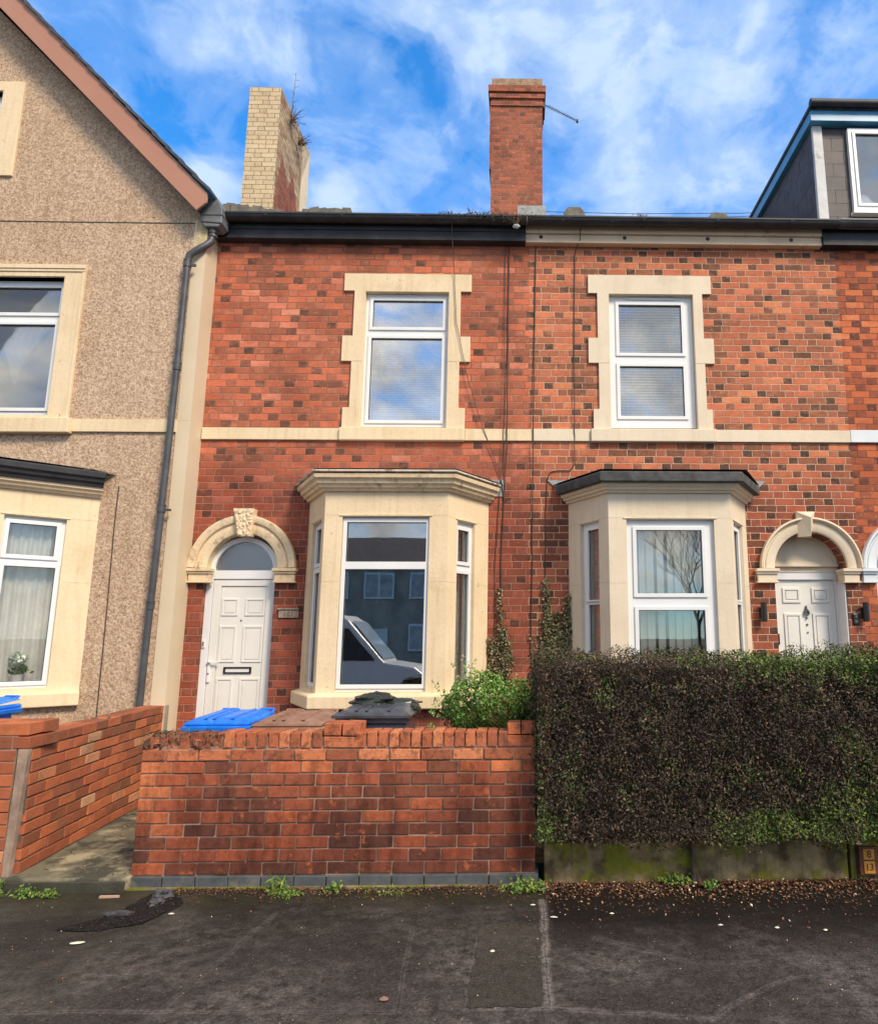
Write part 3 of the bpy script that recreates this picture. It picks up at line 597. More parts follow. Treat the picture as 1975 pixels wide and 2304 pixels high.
for a, b in ((-3.845, -2.212), (-.708, .10)):
    mb = MB(); mb.box(a, b, -.030, .02, 4.083, 4.228); build('string_course', mb, M_STONE, ours, bevel=.004)
mb = MB(); mb.box(-3.845, .012, -.13, .0, 6.652, 6.90); mb.box(-3.845, .012, -.145, -.131, 6.77, 6.90)
build('fascia', mb, M_BLACK, ours, bevel=.004)
def gutter(parent, x0, x1, zo=0.0, mt=M_BLACK):
    mb = MB(); pr = []
    yc, zc, r = -.215, 6.895+zo, .072
    prof = [(yc-.078, zc+.035), (yc-.070, zc+.035)]
    prof = [(yc+r*math.cos(a), zc+r*math.sin(a)) for a in [math.pi+math.pi*i/10 for i in range(11)]]
    inner = [(yc+(r-.006)*math.cos(a), zc+(r-.006)*math.sin(a)) for a in [2*math.pi-math.pi*i/10 for i in range(11)]]
    mb.prismx(prof+inner, x0, x1)
    mb.box(x0, x1, yc-r-.007, yc-r+.004, zc-.008, zc+.012)
    x = x0+.5
    while x < x1:
        mb.prismx([(yc+(r+.006)*math.cos(a), zc+(r+.006)*math.sin(a)) for a in [math.pi+math.pi*i/10 for i in range(11)]]+
                  [(yc+(r+.001)*math.cos(a), zc+(r+.001)*math.sin(a)) for a in [2*math.pi-math.pi*i/10 for i in range(11)]], x, x+.045); x += .93
    return build('gutter', mb, mt, parent, smooth=True)
gutter(ours, -3.70, .03)
def roof(parent, x0, x1, ridge_y=4.3, z0=6.915, slope=.662, mt=M_TILE, ridge=True):
    rz = z0+slope*(ridge_y+.13)
    mb = MB(); mb.add([(x0, -.20, z0-.05), (x1, -.20, z0-.05), (x1, ridge_y, rz), (x0, ridge_y, rz), (x0, 2*ridge_y+.2, z0-.05), (x1, 2*ridge_y+.2, z0-.05), (x0, -.20, z0-.09), (x1, -.20, z0-.09)],
        [(0, 1, 2, 3), (3, 2, 5, 4), (6, 7, 1, 0)])
    n = 16
    for k in range(n):     # lapped tile courses
        y = -.19+(ridge_y+.15)*k/n; y2 = -.19+(ridge_y+.15)*(k+1)/n
        mb.add([(x0, y, z0-.05+slope*(y+.2)+.022), (x1, y, z0-.05+slope*(y+.2)+.022), (x1, y2, z0-.05+slope*(y2+.2)+.006), (x0, y2, z0-.05+slope*(y2+.2)+.006), (x0, y, z0-.05+slope*(y+.2)), (x1, y, z0-.05+slope*(y+.2))],
               [(0, 1, 2, 3), (4, 5, 1, 0)])
    return build('roof', mb, mt, parent)
rf = roof(ours, -4.1, .06, slope=.655)
# chimneys
def chimney_red(parent):
    mb = MB(); y0, y1 = 4.2, 4.85
    mb.box(-.665, .352, y0, y1, 9.2, 12.27)
    mb.box(-.690, .378, y0-.025, y1+.025, 12.27, 12.36); mb.box(-.675, .362, y0-.012, y1+.012, 12.36, 12.43)
    mb.box(-.712, .400, y0-.045, y1+.045, 12.43, 12.52); mb.box(-.698, .386, y0-.03, y1+.03, 12.52, 12.56)
    mb.box(-.735, .422, y0-.07, y1+.07, 12.56, 12.70)
    c = build('chimney', mb, M_BRICK_CH, parent, label='tall red brick chimney with corbelled top')
    m2 = MB(); m2.box(-.664, .362, y0-.01, y1+.01, 12.702, 12.89, .012); m2.box(-.62, .32, y0+.03, y1-.03, 12.89, 12.91, .01)
    build('chimney_cap', m2, mat('crumbling_mortar_cap', (.26, .17, .11), (.40, .27, .17), 9, .95, .02, 12, dirt=(.12, .09, .06), dscale=5), c, bevel=.01)
    m3 = MB(); m3.box(-.14, .40, y0-.30, y0-.02, 9.55, 9.86, .01); build('flashing', m3, M_LEAD, c)
    m4 = MB(); m4.box(-.70, -.667, y0-.01, y1, 10.85, 12.27); build('chimney_flue_edge', m4, M_BRICK_CH, c)
chimney_red(ours)
ridge_list = []
for (x0, x1, z0, z1) in ((.77, 1.18, 9.86, 10.03), (3.62, 4.0, 9.82, 9.95)):
    mb = MB(); ridge_list.append(mb); mb.prism([(x0, z0-.3), (x1, z0-.3), (x1, z0+.05), (x1-.08, z1), (x0+.08, z1), (x0, z0+.05)], 4.15, 4.5)

def curtain(mb, x0, x1, z0, z1, y, folds=9, amp=.03, shape=None, n=80, k=12):
    vs = []
    for j in range(k+1):
        for i in range(n+1):
            f = i/n; g = j/k; x = x0+(x1-x0)*f; z = z1+(z0-z1)*g
            if shape: x, z = shape(f, g)
            vs.append((x, y+amp*math.sin(f*folds*6.283+.6*math.sin(g*4)), z))
    mb.add(vs, [(j*(n+1)+i, j*(n+1)+i+1, (j+1)*(n+1)+i+1, (j+1)*(n+1)+i) for j in range(k) for i in range(n)])
M_JOINTS = mat('paint_filled_joint', (.42, .33, .22), (.60, .48, .33), 20, .8)
def bay(parent, pts, zs, zt, wins, wallmat, base_mat, sillprof, cornice, top, glass=None, frmat=None, name='bay_window', lbl=None):
    """pts = plan corner points (left wall, front left, front right, right wall); wins = per face (u0,u1,z0,z1,panes)"""
    mb = MB()
    for i in range(3):
        a, b = pts[i], pts[i+1]; L = math.hypot(b[0]-a[0], b[1]-a[1]); mb.M = bpath(a, b)
        w_ = wins[i]
        hole = [rectp(w_[0]+.012, w_[1]-.012, w_[2]+.012, w_[3]-.004)] if w_ else []
        e0 = -.0 if i == 0 else 0.0
        mb.plate(rectp(0, L, zs, zt), hole, 0.0, .11)
    body = build(name, mb, wallmat, parent, lbl)
    for i in range(3):
        w_ = wins[i]
        if not w_: continue
        M_ = bpath(pts[i], pts[i+1])
        e = MB(); e.M = M_
        s = build  # shallow drip moulding cut over each window
        e.box(w_[0]-.02, w_[1]+.02, -.010, .008, w_[3]+.004, w_[3]+.018); e.box(w_[0]+.09, w_[1]-.09, -.006, .008, w_[3]+.018, w_[3]+.034)
        build('drip_mould', e, wallmat, body, bevel=.003)
        Lf = math.hypot(pts[i+1][0]-pts[i][0], pts[i+1][1]-pts[i][1])
        for (ua, ub) in ((.004, w_[0]-.004), (w_[1]+.004, Lf-.004)):
            for zj in (w_[3]+.012, w_[2]+.62*(w_[3]-w_[2])):
                j_ = MB(); j_.M = M_; j_.box(ua, ub, -.0012, .002, zj, zj+.0035); build('stone_joint', j_, M_JOINTS, body)
        window(body, w_[0], w_[1], w_[2], w_[3], w_[4], M=M_, y=.045, glass=(glass or M_GLASS) if i == 1 else M_GLASS_LO)
    if base_mat:
        mb = MB(); ins = [(p[0], p[1]) for p in pts]; mb.sweep(ins, [(-.02, .0), (-.02, zs-.12), (-.14, zs-.12), (-.14, .0)])
        build('bay_base', mb, base_mat, body)
    mb = MB(); mb.sweep(pts, sillprof); build('sill', mb, wallmat, body, bevel=.006)
    for nm, prof, mt, bv in cornice:
        mb = MB(); mb.sweep(pts, prof); build(nm, mb, mt, body, bevel=bv)
    mb = MB(); q = [(p[0], p[1]) for p in top['pts']]; z0 = top['z']
    n = len(q); mb.add([(x, y, z0) for x, y in q]+[(x, top['wy'], z0+top['rise']) for x in (q[0][0]+.3, q[-1][0]-.3)],
        [(0, 1, n), (1, 2, n+1, n), (2, 3, n+1)])
    build('bay_roof', mb, top['mat'], body)
    return body
bp = [(-2.52, 0), (-2.15, -.66), (-.817, -.66), (-.415, 0)]
LS = .7566; RS = .7728
corn = [('cornice', [(0, 3.318), (.035, 3.318), (.045, 3.345), (.075, 3.352), (.085, 3.38), (.11, 3.392), (.118, 3.43), (.150, 3.445), (.158, 3.485), (.10, 3.50), (0, 3.50)], M_STONE_W, 0)]
lead = [('bay_roof_edge', [(0, 3.501), (.16, 3.501), (.176, 3.505), (.176, 3.522), (.10, 3.545), (0, 3.56)], mat('flaking_white_edge', (.52, .44, .36), (.64, .57, .48), 12, .8, .006, 30, dirt=(.22, .15, .11), dscale=9, dlo=.52, dhi=.64), .003)]
sillp = [(-.05, 1.028), (.085, 1.028), (.092, 1.040), (.092, 1.150), (.085, 1.165), (0, 1.184), (-.05, 1.184)]
b1 = bay(ours, bp, 1.15, 3.32, [
    (.21, .66, 1.20, 3.03, [(.295, .600, 2.56, 2.95), (.295, .600, 1.27, 2.46)]),
    (2.15-1.97, 2.15-1.005, 1.186, 3.044, [(2.15-1.915, 2.15-1.05, 2.55, 2.988), (2.15-1.915, 2.15-1.055, 1.264, 2.477)]),
    (.157, .512, 1.20, 3.03, [(.222, .430, 2.578, 2.937), (.195, .440, 1.27, 2.45)])],
    M_STONE, M_BRICK_A, sillp, corn+lead, dict(pts=[(-2.70, -.02), (-2.24, -.81), (-.73, -.81), (-.235, -.02)], z=3.545, wy=-.002, rise=.06, mat=M_LEAD), lbl='cream painted bay with worn cornice')
room(b1, -2.40, -.55, .0, 3.4, 0.7, 3.3, M_ROOM)
mb = MB(); mb.M = bpath(bp[2], bp[3]); curtain(mb, .12, .62, 1.15, 3.1, .20, 5, .012)
M_SIDE = mat('grey_side_curtain', (.80, .81, .80), (.88, .88, .86), 5, .8)
build('side_curtain', mb, M_SIDE, b1, smooth=True); mb = MB(); mb.M = bpath(bp[0], bp[1]); curtain(mb, .12, .60, 1.15, 3.1, .20, 5, .012)
build('side_curtain', mb, M_SIDE, b1, smooth=True)
for a, b, c in ((-2.66, -2.40, 3.46), (-.50, -.235, 3.40)):
    mb = MB(); mb.box(a, b, -.012, 0.0, c, 3.60); build('lead_flashing', mb, M_LEAD, b1)

def arch_doorway(parent, cx, cz, ri, ro, capL, capR, key, yd, mt, mt2, keyfn, deep):
    mb = MB()
    mb.arc(cx, cz, [(ri, deep), (ri, -.035), (ri+.012, -.045), (ri+.105, -.045), (ri+.110, -.032), (ri+.128, -.032), (ri+.134, -.062), (ro-.02, -.085), (ro, -.080), (ro, 0.02), (ro-.02, .02)], 0, 180, 48)
    a = build('door_arch', mb, mt, parent, smooth=True)
    for i, (x0, x1) in enumerate((capL, capR)):
        c = MB(); zt = cz-.008
        c.box(x0, x1, -.085, deep*.6, zt-.035, zt); c.box(x0+.012, x1-.012, -.068, deep*.6, zt-.062, zt-.036)
        c.box(x0+.022, x1-.022, -.050, deep*.6, zt-.145, zt-.063); c.box(x0+.010, x1-.010, -.064, deep*.6, zt-.166, zt-.146)
        build('capital', c, mt2, a, bevel=.005)
    keyfn(a)
    return a
def key_carved(a):
    mb = MB(); n = 14; k = 18; vs = []; fs = []
    for j in range(k+1):
        f = j/k; z = 2.905+.322*f; hw = .077+.040*f; cx = -3.225-.018*f
        for i in range(n+1):
            g = i/n; x = cx-hw+2*hw*g
            y = -.100-.012*f-.032*abs(nz((g*2.2, f*3.4, 1.0), 2.2, 4))*(1 if 0 < i < n and 0 < j < k else 0)
            if f > .86: y = -.122
            vs.append((x, y, z))
    fs = [(j*(n+1)+i, j*(n+1)+i+1, (j+1)*(n+1)+i+1, (j+1)*(n+1)+i) for j in range(k) for i in range(n)]
    mb.add(vs, fs)
    mb.prism([(-3.302, 2.905), (-3.148, 2.905), (-3.126, 3.227), (-3.360, 3.227)], -.098, .0)
    build('keystone', mb, M_STONE_W, a, label='carved keystone with worn paint')
ad = arch_doorway(ours, -3.245, 2.545, .402, .612, (-3.868, -3.592), (-2.888, -2.615), None, 0, M_STONE_W, M_STONE_W, key_carved, .09)
# door of our house
dr = MB(); cx = -3.272
fo = door_hole(-3.70, -2.865, .30, -3.272, 2.50, .415)
fi = [(-3.603, 2.524), (-2.938, 2.524)]+[(cx+.338*math.cos(math.pi*i/28), 2.524+.338*math.sin(math.pi*i/28)) for i in range(1, 28)]
dr.plate(fo, [fi, rectp(-3.612, -2.93, .42, 2.425)], .085, .15)
dfr = build('door_frame', dr, M_PVC, ours, bevel=.004)
g = MB(); g.prism([(cx+.342*math.cos(math.pi*i/28), 2.52+.342*math.sin(math.pi*i/28)) for i in range(29)], .115, .121); build('fanlight', g, M_GLASS_OBS, dfr)
door = MB(); door.plate(rectp(-3.608, -2.934, .425, 2.421), [rectp(-3.521, -2.995, .50, 2.343)], .098, .14)
dpan = MB()
dobj = build('door', door, M_DOOR, ours, label='white panelled front door', bevel=.004)
def panel(mb, x0, x1, z0, z1, y, s=.022, h=.010):
    mb.plate(rectp(x0, x1, z0, z1), [rectp(x0+s, x1-s, z0+s, z1-s)], y-h, y)
    mb.plate(rectp(x0+s+.012, x1-s-.012, z0+s+.012, z1-s-.012), [], y-h*.7, y)
dpan.box(-3.518, -2.998, .112, .13, .50, 2.340)
leaf = build('door_leaf', dpan, M_DOOR, dobj, bevel=.002)
pm = MB()
for (x0, x1, z0, z1) in ((-3.50, -3.312, 2.0, 2.20), (-3.232, -3.01, 2.0, 2.20), (-3.50, -3.315, 1.472, 1.885), (-3.235, -3.008, 1.472, 1.885), (-3.50, -3.315, .62, 1.295), (-3.235, -3.008, .62, 1.295)):
    panel(pm, x0, x1, z0, z1, .112)
build('door_panel', pm, M_DOOR, dobj, bevel=.002)
lb = MB(); lb.plate(rectp(-3.425, -3.112, 1.345, 1.420), [rectp(-3.405, -3.132, 1.362, 1.403)], .098, .112); lb.mat = 1; lb.box(-3.405, -3.132, .106, .113, 1.362, 1.403)
build('letterbox', lb, [M_BLKPL, M_DOOR], dobj)
hd = MB(); hd.box(-3.60, -3.57, .078, .10, 1.25, 1.49); hd.box(-3.60, -3.46, .052, .066, 1.468, 1.486); hd.box(-3.592, -3.578, .052, .08, 1.468, 1.486)
build('door_handle', hd, M_PVC, dobj, bevel=.003)
hk = MB(); hk.disc(-3.585, 1.345, .009, .074, .079); build('door_lock', hk, M_BRASS, dobj); hk = MB(); hk.disc(-3.269, 1.945, .010, .106, .113); build('spy_hole', hk, M_BRASS, dobj)
bl = MB(); bl.box(-3.675, -3.650, .068, .086, 1.64, 1.72); bl.mat = 1; bl.box(-3.668, -3.657, .064, .069, 1.655, 1.705); build('doorbell', bl, [M_PVC, M_BRASS], dfr)
mb = MB(); mb.box(-3.85, -2.70, -.18, .10, .085, .28); mb.box(-3.69, -2.88, -.02, .15, .28, .42); build('doorstep', mb, M_CONC, ours, bevel=.01)
mb = MB(); mb.box(-3.7, -2.87, .16, .2, .3, 2.95); build('hall_darkness', mb, M_ROOM, ours)
# number plaque
def text_obj(name, s, size, M_, mt, parent, ext=.002, sp=1.0):
    cu = bpy.data.curves.new(name, 'FONT'); cu.body = s; cu.size = size; cu.extrude = ext; cu.align_x = 'CENTER'; cu.align_y = 'CENTER'; cu.space_character = sp
    o = bpy.data.objects.new(name+'_tmp', cu); scene.collection.objects.link(o)
    me = bpy.data.meshes.new_from_object(o.evaluated_get(bpy.context.evaluated_depsgraph_get()))
    bpy.data.objects.remove(o); me.transform(M_); b = WL[parent.name]; me.transform(Matrix.Translation(-b))
    me.materials.clear(); me.materials.append(mt); return link_mesh(name, me, parent, b)
FACE = Matrix.Rotation(R(90), 4, 'X')
mb = MB(); mb.box(-2.800, -2.573, -.022, .0, 1.972, 2.058); mb.box(-2.815, -2.573, -.034, .0, 2.064, 2.082)
pq = build('number_plaque', mb, mat('worn_stone_plaque', (.24, .17, .14), (.36, .28, .22), 14, .9, .006, 30), ours, bevel=.004)
text_obj('number_lettering', '101', .075, Matrix.Translation((-2.687, -.0235, 2.014)) @ FACE, mat('worn_number', (.13, .085, .07), rough=.9), pq, .002, 1.15)

# ---------------------------------------------------------------- right house
right = thing('brick_terrace_house', (2.0, 0, 0), 'red brick terraced house with lighter pointing and wall lamps beside its white door', 'house', 'terraced houses in the row')
mb = MB()
mb.plate([(.0605, 0), (3.985, 0), (3.985, 6.70), (.0605, 6.70)],
    [rectp(1.05, 2.13, 4.2, 6.05), rectp(.60, 2.58, 1.06, 3.42), door_hole(2.955, 3.80, .30, 3.385, 2.548, .425)], 0, .22, back=False)
build('wall', mb, M_BRICK_B, right)
mb = MB(); mb.box(3.782, 3.799, .012, .22, .3, 2.38); build('door_reveal', mb, M_PVC, right)
surround(right, (.915, .797, .921, .848), (2.240, 2.361, 2.240, 2.308), (.802, 2.356, 6.257), (.811, 2.341), rectp(1.062, 2.122, 4.235, 6.002), M_STONE_P)
wr = window(right, 1.063, 2.118, 4.272, 6.010, [(1.186, 1.982, 5.240, 5.891), (1.186, 1.984, 4.418, 5.071)], y=.045, glass=glass_mat('window_glass_right_upper', .24, 1.1), label='upper window with a lowered slatted blind')
venetian(wr, 1.17, 2.0, 4.42, 5.90, .085, .036, 58, mat('sky_tinted_slat', (.80, .86, .90), (.86, .90, .93), 3, .5))  # blue in the slat colour stands in for reflected sky
v = MB(); v.box(1.3, 1.9, .026, .046, 5.955, 5.975); build('trickle_vent', v, M_PVC, wr, bevel=.003)
room(right, .9, 2.3, .15, 2.2, 4.0, 6.3, M_ROOML)
for a, b in ((.103, .808), (2.344, 3.983)):
    mb = MB(); mb.box(a, b, -.030, .02, 4.083, 4.234); build('string_course', mb, M_STONE_P, right, bevel=.004)
mb = MB(); mb.box(.0125, 3.79, -.10, -.001, 6.655, 6.70); mb.box(.0125, 3.79, -.085, -.001, 6.70, 6.775); mb.box(.0125, 3.79, -.12, -.001, 6.775, 6.90)
fs_ = build('fascia', mb, M_SOFFIT, right, bevel=.004)
for x in (.21, 1.27, 2.33, 3.40):
    mb = MB(); mb.disc(x, 6.738, .026, -.0865, -.06, 16); build('vent_hole', mb, M_GASKET, fs_)
mb = MB(); mb.box(3.795, 4.6, -.13, -.001, 6.652, 6.90); build('fascia_end', mb, M_BLACK, right)
gutter(right, .035, 3.96)
rr = roof(right, .06, 3.99, slope=.655)
for q in ridge_list: build('ridge_tile', q, M_TILE, rr, bevel=.02)
bp2 = [(.533, 0), (.925, -.66), (2.268, -.66), (2.650, 0)]
corn2 = [('cornice', [(0, 3.311), (.030, 3.311), (.040, 3.335), (.070, 3.340), (.078, 3.365), (.105, 3.372), (.115, 3.405), (0, 3.405)], M_STONE_P, 0),
         ('bay_roof_edge', [(0, 3.406), (.17, 3.406), (.180, 3.412), (.180, 3.505), (.165, 3.520), (0, 3.56)], M_FELT, .004)]
b2 = bay(right, bp2, 1.15, 3.32, [
    (.225, .600, 1.20, 3.03, [(.335, .563, 2.155, 2.950), (.335, .563, 1.27, 2.110)]),
    (1.109-.925, 2.094-.925, 1.186, 3.022, [(1.227-.925, 1.951-.925, 2.211, 2.908), (1.232-.925, 1.954-.925, 1.27, 2.040)]),
    (.110, .545, 1.20, 3.02, [(.20, .455, 2.155, 2.94), (.20, .455, 1.27, 2.11)])],
    M_STONE_P, M_BRICK_B, sillp, corn2, dict(pts=[(.35, -.02), (.83, -.82), (2.42, -.82), (2.83, -.02)], z=3.545, wy=-.002, rise=.06, mat=M_FELT), glass=glass_mat('window_glass_right_bay', .10, .8), lbl='pale cream bay with black felt roof edge and vertical blinds')
room(b2, .65, 2.53, .0, 3.0, 0.7, 3.3, M_ROOML)
for q in ([(.28, 3.60), (.62, 3.60), (.62, 3.40), (.50, 3.40)], [(2.55, 3.60), (2.92, 3.60), (2.70, 3.40), (2.55, 3.40)]):
    mb = MB(); mb.prism(q, -.016, 0); build('lead_flashing', mb, M_LEAD, b2)
mb = MB(); x = 1.15
k = 0
while x < 2.02:       # vertical blind strips, each turned a little
    a = R(18+6*math.sin(k*1.7)); c, s = .044*math.cos(a), .044*math.sin(a)
    mb.add([(x-c, -.47-s, 1.2), (x+c, -.47+s, 1.2), (x+c, -.47+s, 3.0), (x-c, -.47-s, 3.0)], [(0, 1, 2, 3)]); x += .083+(.03 if k in (3, 4, 8) else 0); k += 1
build('vertical_blind', mb, M_VBLIND, b2)
for a, b in ((bp2[0], bp2[1]), (bp2[2], bp2[3])):
    mb = MB(); mb.M = bpath(a, b); x = .10
    while x < .70:
        mb.add([(x-.042, .15, 1.2), (x+.042, .165, 1.2), (x+.042, .165, 3.0), (x-.042, .15, 3.0)], [(0, 1, 2, 3)]); x += .08
    build('vertical_blind', mb, M_VBLIND, b2)
def key_pyr(a):
    mb = MB(); A = [(3.253, -.045, 2.915), (3.404, -.045, 2.915), (3.468, -.045, 3.222), (3.243, -.045, 3.222)]
    B = [(3.372, -.135, 2.915), (3.372, -.150, 3.135)]
    mb.add(A+B, [(0, 1, 4), (1, 2, 5, 4), (2, 3, 5), (3, 0, 4, 5)])
    mb.prism([(p[0], p[2]) for p in A], -.045, 0)
    build('keystone', mb, M_STONE_P, a, label='smooth faceted keystone')
ad2 = arch_doorway(right, 3.385, 2.548, .432, .602, (2.722, 2.995), (3.742, 3.967), None, 0, M_STONE_P, M_STONE_P, key_pyr, .22)
dr = MB()
dr.plate(door_hole(2.93, 3.83, .30, 3.39, 2.55, .44), [rectp(3.03, 3.765, .42, 2.432)], .215, .29)
dfr2 = build('door_frame', dr, M_PVC, right, bevel=.004)
mb = MB(); mb.plate([(2.99, 2.60), (3.80, 2.60)]+[(3.395+.405*math.cos(math.pi*i/28), 2.60+.37*math.sin(math.pi*i/28)) for i in range(1, 28)],
    [[(3.035, 2.648), (3.745, 2.648)]+[(3.39+.353*math.cos(math.pi*i/28), 2.65+.27*math.sin(math.pi*i/28)) for i in range(1, 28)]], .185, .216)
mb.box(2.99, 3.80, .165, .216, 2.585, 2.615)
build('blank_fanlight', mb, M_STONE_P, dfr2, bevel=.004)
mb = MB(); mb.box(3.0, 3.8, .207, .22, 2.52, 2.96); build('fanlight_board', mb, M_STONE_P, dfr2)
mb = MB(); mb.box(3.032, 3.763, .245, .29, .42, 2.430); d2 = build('door', mb, M_DOOR, right, label='white four panel front door with a round knocker', bevel=.003)
pm = MB()
for (x0, x1, z0, z1) in ((3.125, 3.342, 2.155, 2.335), (3.478, 3.69, 2.155, 2.335), (3.128, 3.340, 1.25, 2.03), (3.475, 3.69, 1.25, 2.03), (3.13, 3.34, .60, 1.10), (3.475, 3.69, .60, 1.10)):
    panel(pm, x0, x1, z0, z1, .245, .03, .014)
build('door_panel', pm, M_DOOR, d2, bevel=.003)
mb = MB(); mb.arc(3.402, 2.035, [(.022, .22), (.036, .22), (.036, .235), (.022, .235)], 0, 360, 20); mb.box(3.396, 3.408, .222, .246, 2.06, 2.12); mb.disc(3.402, 2.055, .030, .232, .246); mb.disc(3.402, 1.972, .010, .225, .246)
build('knocker', mb, M_BRASS, d2)
for q in ((3.403, 1.895, .013), (3.405, 1.803, .010)):
    mb = MB(); mb.disc(*q, .236, .246); build('door_lock', mb, M_BRASS, d2)
mb = MB(); mb.box(3.035, 3.055, .22, .25, 1.66, 1.79); build('door_handle', mb, M_BLKPL, d2, bevel=.004)
for (x0, x1, l) in ((2.745, 2.813, 'black up-and-down wall lamp on the brick pier left of the right-hand white door'), (3.940, 4.010, 'black up-and-down wall lamp on the brick pier right of the right-hand white door')):
    la = thing('wall_lamp', (.5*(x0+x1), 0, 2.03), l, 'wall lamp', 'pair of wall lamps at the right-hand door')
    cx = (x0+x1)/2
    mb = MB(); mb.lathe(cx, -.075, [(0, 1.925), (.034, 1.925), (.034, 2.145), (.030, 2.147), (.030, 2.13), (0, 2.13)], 20); build('lamp_shade', mb, M_BLKPL, la, smooth=True)
    mb = MB(); mb.box(cx-.032, cx+.032, -.035, 0, 1.97, 2.09); mb.box(cx-.012, cx+.012, -.06, -.034, 2.01, 2.05); build('wall_bracket', mb, M_BLKPL, la, bevel=.004)
    mb = MB(); mb.lathe(cx, -.075, [(0, 1.922), (.024, 1.922), (.026, 1.926), (0, 1.927)], 16); build('lens', mb, M_GLASS_OBS, la)
bell = MB(); bell.box(3.842, 3.912, -.025, 0, 1.893, 2.02); dbx = build('doorbell_camera', bell, M_BLKPL, right, bevel=.008)
bell = MB(); bell.disc(3.877, 1.985, .014, -.029, -.024); build('lens', bell, M_BRASS, dbx); bell = MB(); bell.disc(3.877, 1.93, .018, -.029, -.024); build('button', bell, M_BRASS, dbx)

# ---------------------------------------------------------------- third house
third = thing('brick_terrace_house', (6.0, 0, 0), 'orange brick terraced house at the far right with slate dormer and pale blue-white arch', 'house', 'terraced houses in the row')
mb = MB()
mb.plate([(3.9855, 0), (8.0, 0), (8.0, 6.70), (3.9855, 6.70)], [door_hole(4.165, 5.01, .30, 4.59, 2.548, .42)], 0, .12, back=False)
build('wall', mb, M_BRICK_C, third)
mb = MB(); mb.box(3.987, 8.0, -.032, .02, 4.085, 4.240); build('string_course', mb, M_WHITE_P, third, bevel=.004)
def nokey(a):
    mb = MB(); mb.prism([(4.52, 2.915), (4.66, 2.915), (4.70, 3.222), (4.48, 3.222)], -.12, 0); build('keystone', mb, M_WHITE_P, a, bevel=.004)
arch_doorway(third, 4.59, 2.548, .425, .602, (3.970, 4.175), (5.01, 5.25), None, 0, M_WHITE_P, M_WHITE_P, nokey, .2)
mb = MB(); mb.box(4.1, 5.05, .215, .26, .3, 3.0); build('door', mb, M_PVC, third)
mb = MB(); mb.box(4.6, 8, -.13, -.001, 6.652, 6.90); build('fascia', mb, M_BLACK, third)
gutter(third, 3.965, 8.0, .012, M_PIPE)
rf3 = roof(third, 3.99, 8.0, slope=.655)
# dormer
mb = MB(); yF = .60
mb.box(4.13, 7.6, yF+.02, 4.2, 7.1, 8.93)
dm = build('dormer', mb, M_SLATE, third, label='slate hung dormer with blue fascia and white window')
sl_ = MB()
# slates on the cheek (facing left) and on the front
for r_ in range(9):
    z = 7.12+.205*r_; off = .16*(r_ % 2)
    for c_ in range(-1, 12):
        y = yF+.03+.31*c_+off; y0, y1 = max(y, yF+.03), min(y+.303, 4.1)
        if y1-y0 > .03: sl_.box(4.108, 4.128, y0, y1, z, min(z+.202, 8.92), .0015)
    for c_ in range(0, 12):
        x = 4.22+.31*c_-off; x0 = max(x, 4.235); x1 = min(x+.305, 4.58)
        if x1-x0 > .04: sl_.box(x0, x1, yF-.002, yF+.019, z, min(z+.202, 8.90), .0015)
build('hung_slates', sl_, M_SLATE, dm)
mb = MB(); mb.box(4.10, 4.232, yF-.035, yF+.03, 7.1, 8.93, .004); build('corner_board', mb, mat('peeling_white_board', (.52, .53, .53), (.62, .63, .62), 9, .7, .003, 30, dirt=(.26, .26, .25), dscale=6, dlo=.58, dhi=.72), dm, bevel=.004)
mb = MB(); mb.box(4.04, 7.8, yF-.13, 4.25, 8.935, 9.10); build('dormer_fascia', mb, M_BLUEF, dm, bevel=.005)
mb = MB(); mb.box(4.02, 7.85, yF-.15, 4.3, 9.102, 9.16); build('dormer_roof', mb, M_FELT, dm, bevel=.005)
mb = MB(); mb.prismx([(yF-.19+.055*math.cos(a), 9.17+.055*math.sin(a)) for a in [math.pi*2*i/14 for i in range(14)]], 4.02, 7.85); build('dormer_gutter', mb, M_BLACK, dm, smooth=True)
mb = MB()
wq = window(dm, 4.585, 6.4, 7.58, 8.88, [(4.68, 5.45, 7.69, 8.79), (5.55, 6.3, 7.69, 8.79)], M=Matrix.Translation((0, yF-.06, 0)), y=0.0, glass=M_GLASS)
mb = MB(); mb.box(4.62, 6.38, yF+.01, yF+.0175, 7.62, 8.85); build('blind', mb, mat('grey_roller_blind', (.36, .37, .36), (.42, .43, .42), 2, .8), wq)
mb = MB(); mb.box(4.56, 6.43, yF-.10, yF, 7.53, 7.578); build('sill', mb, M_PVC, wq)

# ---------------------------------------------------------------- left rendered house
Y0 = -.27
left = thing('gabled_house', (-7.3, Y0, 0), 'pebbledash rendered house at the left with a brown bargeboard gable and black topped bay', 'house')
AX = -7.30
gab = [(-10.8, 0), (-4.02, 0), (-4.02, 6.78), (-3.875, 6.78), (AX, 10.26), (-10.8, 6.78)]
holeL = rectp(-6.88, -5.50, 4.28, 6.01); holeA = rectp(-8.04, -6.555, 7.50, 8.53)
mb = MB(); mb.plate(gab, [holeL, holeA, rectp(-9.2, -4.98, 1.1, 3.4)], Y0, Y0+.15, back=False)
build('wall', mb, M_PEB, left)
mb = MB(); mb.box(-10.8, -3.99, Y0-.004, Y0+.02, 6.740, 6.752); build('movement_joint', mb, M_GASKET, left)
mb = MB(); mb.box(-4.02, -3.862, Y0-.012, 0, 0, 6.78)
mb.add([(-3.862, Y0-.012, 0), (-3.862, Y0-.012, 6.6), (-3.855, 0, 6.6), (-3.855, 0, 0)], [(0, 1, 2, 3)])
